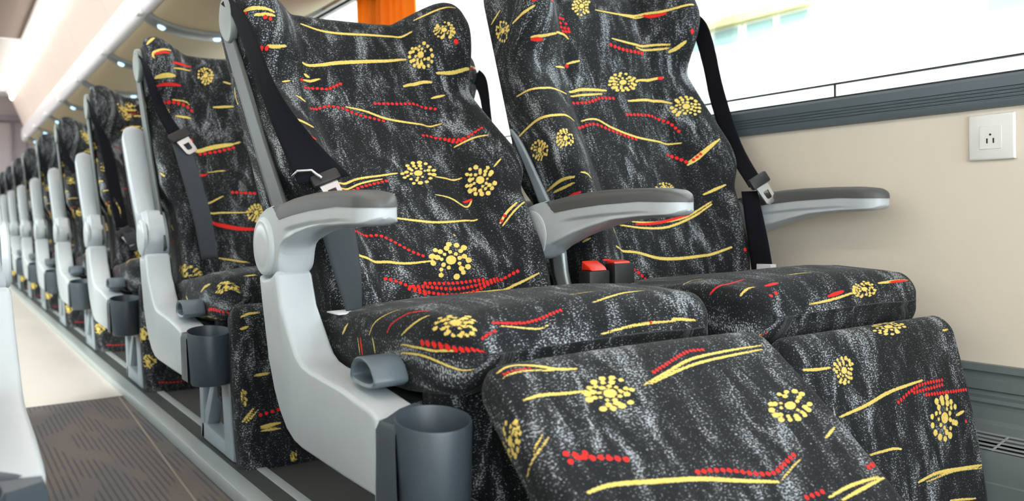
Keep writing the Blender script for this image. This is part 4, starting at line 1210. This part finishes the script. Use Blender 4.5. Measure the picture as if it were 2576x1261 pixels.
# ------------------------------------------------------------------ ceiling, racks
prism('ceiling', [(-1.5, 1.80), (1.10, 1.80), (1.10, 1.86), (-1.5, 1.86)], 'y', YF, YB, MT['ceil'], kind='structure')
def rack(sg, label):
    mx = lambda x: x if sg > 0 else 2*AX-x
    r = empty('luggage_rack', (0, 0, 0), label, 'luggage rack')
    X = .277
    # rounded fascia tube
    pts = smooth_poly([(X-.010, 1.330), (X+.008, 1.312), (X+.030, 1.320), (X+.045, 1.36), (X+.045, 1.42), (X+.03, 1.455), (X+.006, 1.458), (X-.010, 1.43), (X-.016, 1.38)], 4)
    prism('rack_fascia', [(mx(a), b) for a, b in pts], 'y', YF, 8.5, MT['fascia'], r)
    und = smooth_poly([(X+.02, 1.318), (.33, 1.295), (.43, 1.268), (.59, 1.262), (.75, 1.295), (.90, 1.350), (1.018, 1.415)], 4, False)
    up = [(1.018, 1.44), (.90, 1.375), (.75, 1.32), (.59, 1.287), (.43, 1.293), (.33, 1.32), (X+.02, 1.345)]
    prism('rack_underside', [(mx(a), b) for a, b in und+up], 'y', YF, 8.5, MT['under'], r, sharp=30)
    # bin doors lean back up to the ceiling
    dr = [(X+.012, 1.455), (X+.03, 1.455), (.215, 1.72), (.196, 1.712)]
    for k in range(11):
        y0 = 8.5-(k+1)*1.06
        if y0 < YF: break
        prism('bin_door', [(mx(a), b) for a, b in dr], 'y', y0+.004, y0+1.056, MT['pinkish'], r, bev=.004)
    for k in range(-3, 7):
        y = 2.35+.95*k
        if sg < 0 and k > 2: continue
        rib_u = smooth_poly([(X+.010, 1.308), (.33, 1.281), (.43, 1.252), (.59, 1.246), (.75, 1.278), (.90, 1.334), (1.012, 1.40)], 4, False)
        rib_t = [(a, b+.02) for a, b in rib_u[::-1]]
        rb = prism('rack_rib', [(mx(a), b) for a, b in rib_u+rib_t], 'y', y-.058, y+.058, MT['rib'], r, sharp=30, bev=.004)
        for (x, z, t) in ((.345, 1.272, -27), (.565, 1.243, 2)):
            bm = bmesh.new()
            bmesh.ops.create_cone(bm, cap_ends=True, segments=24, radius1=.012, radius2=.017, depth=.010)
            bmesh.ops.transform(bm, verts=bm.verts, matrix=Matrix.Translation((mx(x), y, z-.002)) @ Matrix.Rotation(math.radians(-t*sg), 4, 'Y'))
            from_bm('reading_light', bm, MT['lamp'], rb)
        bm = bmesh.new(); bm_box(bm, (min(mx(X-.022), mx(X+.0)), y-.028, 1.312), (max(mx(X-.022), mx(X+.0)), y+.028, 1.345), .004, 2)
        from_bm('rack_clip', bm, MT['white'], rb)
    return r
rack(1, 'beige luggage rack with pale rounded edge above the window side seats')
rack(-1, 'luggage rack above the seats on the left side of the aisle')
def strip(sg, label):
    mx = lambda x: x if sg > 0 else 2*AX-x
    s = empty('ceiling_light', (0, 0, 0), label, 'ceiling light')
    prism('light_diffuser', [(mx(a), b) for a, b in smooth_poly([(.214, 1.722), (.200, 1.711), (.184, 1.718), (.177, 1.734), (.180, 1.750), (.21, 1.745)], 3)], 'y', YF, 8.45, MT['strip'], s)
    prism('light_housing', [(mx(.21), 1.745), (mx(.180), 1.752), (mx(.138), 1.80), (mx(.23), 1.80), (mx(.23), 1.73)], 'y', YF, 8.5, MT['ceil'], s)
strip(1, 'long glowing light strip between the ceiling and the right luggage rack')
strip(-1, 'long light strip above the left luggage rack')
hb = empty('ceiling_hatch', (AX, 4.2, 1.80), 'brown ceiling hatch panel with white frame in the upper left corner', 'hatch')
bm = bmesh.new(); bm_box(bm, (-.262, -2.0, -.012), (.275, 1.42, .0), .004, 2)
from_bm('hatch_panel', bm, MT['hatch'], hb)
for lo, hi in (((.275, -2.04, -.026), (.318, 1.47, .0)), ((-.312, -2.04, -.030), (-.262, 1.47, .0)), ((-.262, 1.42, -.022), (.262, 1.47, .0))):
    bm = bmesh.new(); bm_box(bm, lo, hi, .005, 2)
    from_bm('hatch_frame', bm, MT['white'], hb)
# ------------------------------------------------------------------ rear and left side
prism('wall_back', [(-1.5, -.06), (1.1, -.06), (1.1, 1.86), (-1.5, 1.86)], 'y', 8.9, 8.96, MT['mauve'], kind='structure')
rd = empty('door_1'); tag(rd, kind='structure')
box('door_leaf', (-.42, 8.87, -.03), (.20, 8.9, 1.53), MT['mauve'], rd, .004)
box('door_frame', (.20, 8.86, -.03), (.215, 8.9, 1.53), MT['mauve_dark'], rd)
box('door_frame', (.33, 8.86, -.03), (.345, 8.9, 1.53), MT['mauve_dark'], rd)
box('door_header', (-.5, 8.84, 1.545), (.55, 8.9, 1.61), MT['mauve_dark'], rd, .004)
LX = 2*AX-WX
prism('wall_left', [(LX, -.06), (LX-.06, -.06), (LX-.06, .69), (LX, .69)], 'y', YF, YB, MT['wall'], kind='structure')
prism('wall_left', [(LX, 1.40), (LX-.06, 1.40), (LX-.06, 1.86), (LX, 1.86)], 'y', YF, YB, MT['ceil'], kind='structure')
b = empty('added_blind', (LX+.02, -1.0, .68), 'white translucent blind added out of view to block sun and diffuse light onto nearest seats', 'blind')  # unseen blind, added to stop the sun and fill the nearest row softly
box('added_blind_cloth', (-.001, -1.3, 0), (.001, 1.28, .655), MT['blind'], b)
box('added_blind_rail', (-.010, -1.3, .655), (.010, 1.28, .675), MT['white'], b, .003)
w2 = tag(bpy.data.objects.new('window_2', None), kind='structure'); COL.objects.link(w2)
box('glass_pane', (LX-.034, YF, .69), (LX-.030, YB, 1.41), MT['glass'], w2)

# ------------------------------------------------------------------ street outside
box('ground', (-14, -12, -1.3), (40, 45, -1.25), MT['ground'], kind='structure')
bd = empty('building', (12, 8, -1.25), 'pale apartment building seen through the window, washed out by daylight', 'building')
def bp(name, lo, hi, mat, parent=bd, bev=0):
    return box(name, tuple(a-b for a, b in zip(lo, (12, 8, -1.25))), tuple(a-b for a, b in zip(hi, (12, 8, -1.25))), mat, parent, bev)
bp('facade_wall', (12, -6, -1.25), (16, 30, 9), MT['facade'])
bp('balcony_band', (11.7, 8.15, 3.83), (12.1, 14, 3.98), MT['facade_band'])
bp('balcony_slab', (11.75, 8.15, 3.40), (12.1, 14, 3.46), MT['facade'])
def win(y0, y1, z0, z1, mat='facade_glass'):
    f = bp('window_frame', (11.95, y0-.06, z0-.06), (12.05, y1+.06, z1+.06), MT['facade'])
    g = box('window_pane', (-.07, y0-8, z0+1.25), (-.04, y1-8, z1+1.25), MT[mat], f)
for y0 in (8.25, 9.0, 9.8, 10.6): win(y0, y0+.6, 3.45, 3.80)
win(8.6, 8.75, 2.65, 2.98); win(8.9, 9.02, 2.6, 2.95)
for y0 in (7.15, 6.75, 6.3): win(y0, y0+.14, 2.75, 3.1)
win(3.2, 5.24, 2.62, 5.0, 'facade_blue')
for y0, z0 in ((7.2, 3.42), (7.05, 2.42), (10.2, 2.6)):
    a = bp('air_conditioner', (11.7, y0, z0), (12.0, y0+.28, z0+.16), MT['ac'], bev=.02)
bp('plinth', (11.85, -6, -1.25), (12, 30, 1.7), MT['ac'])
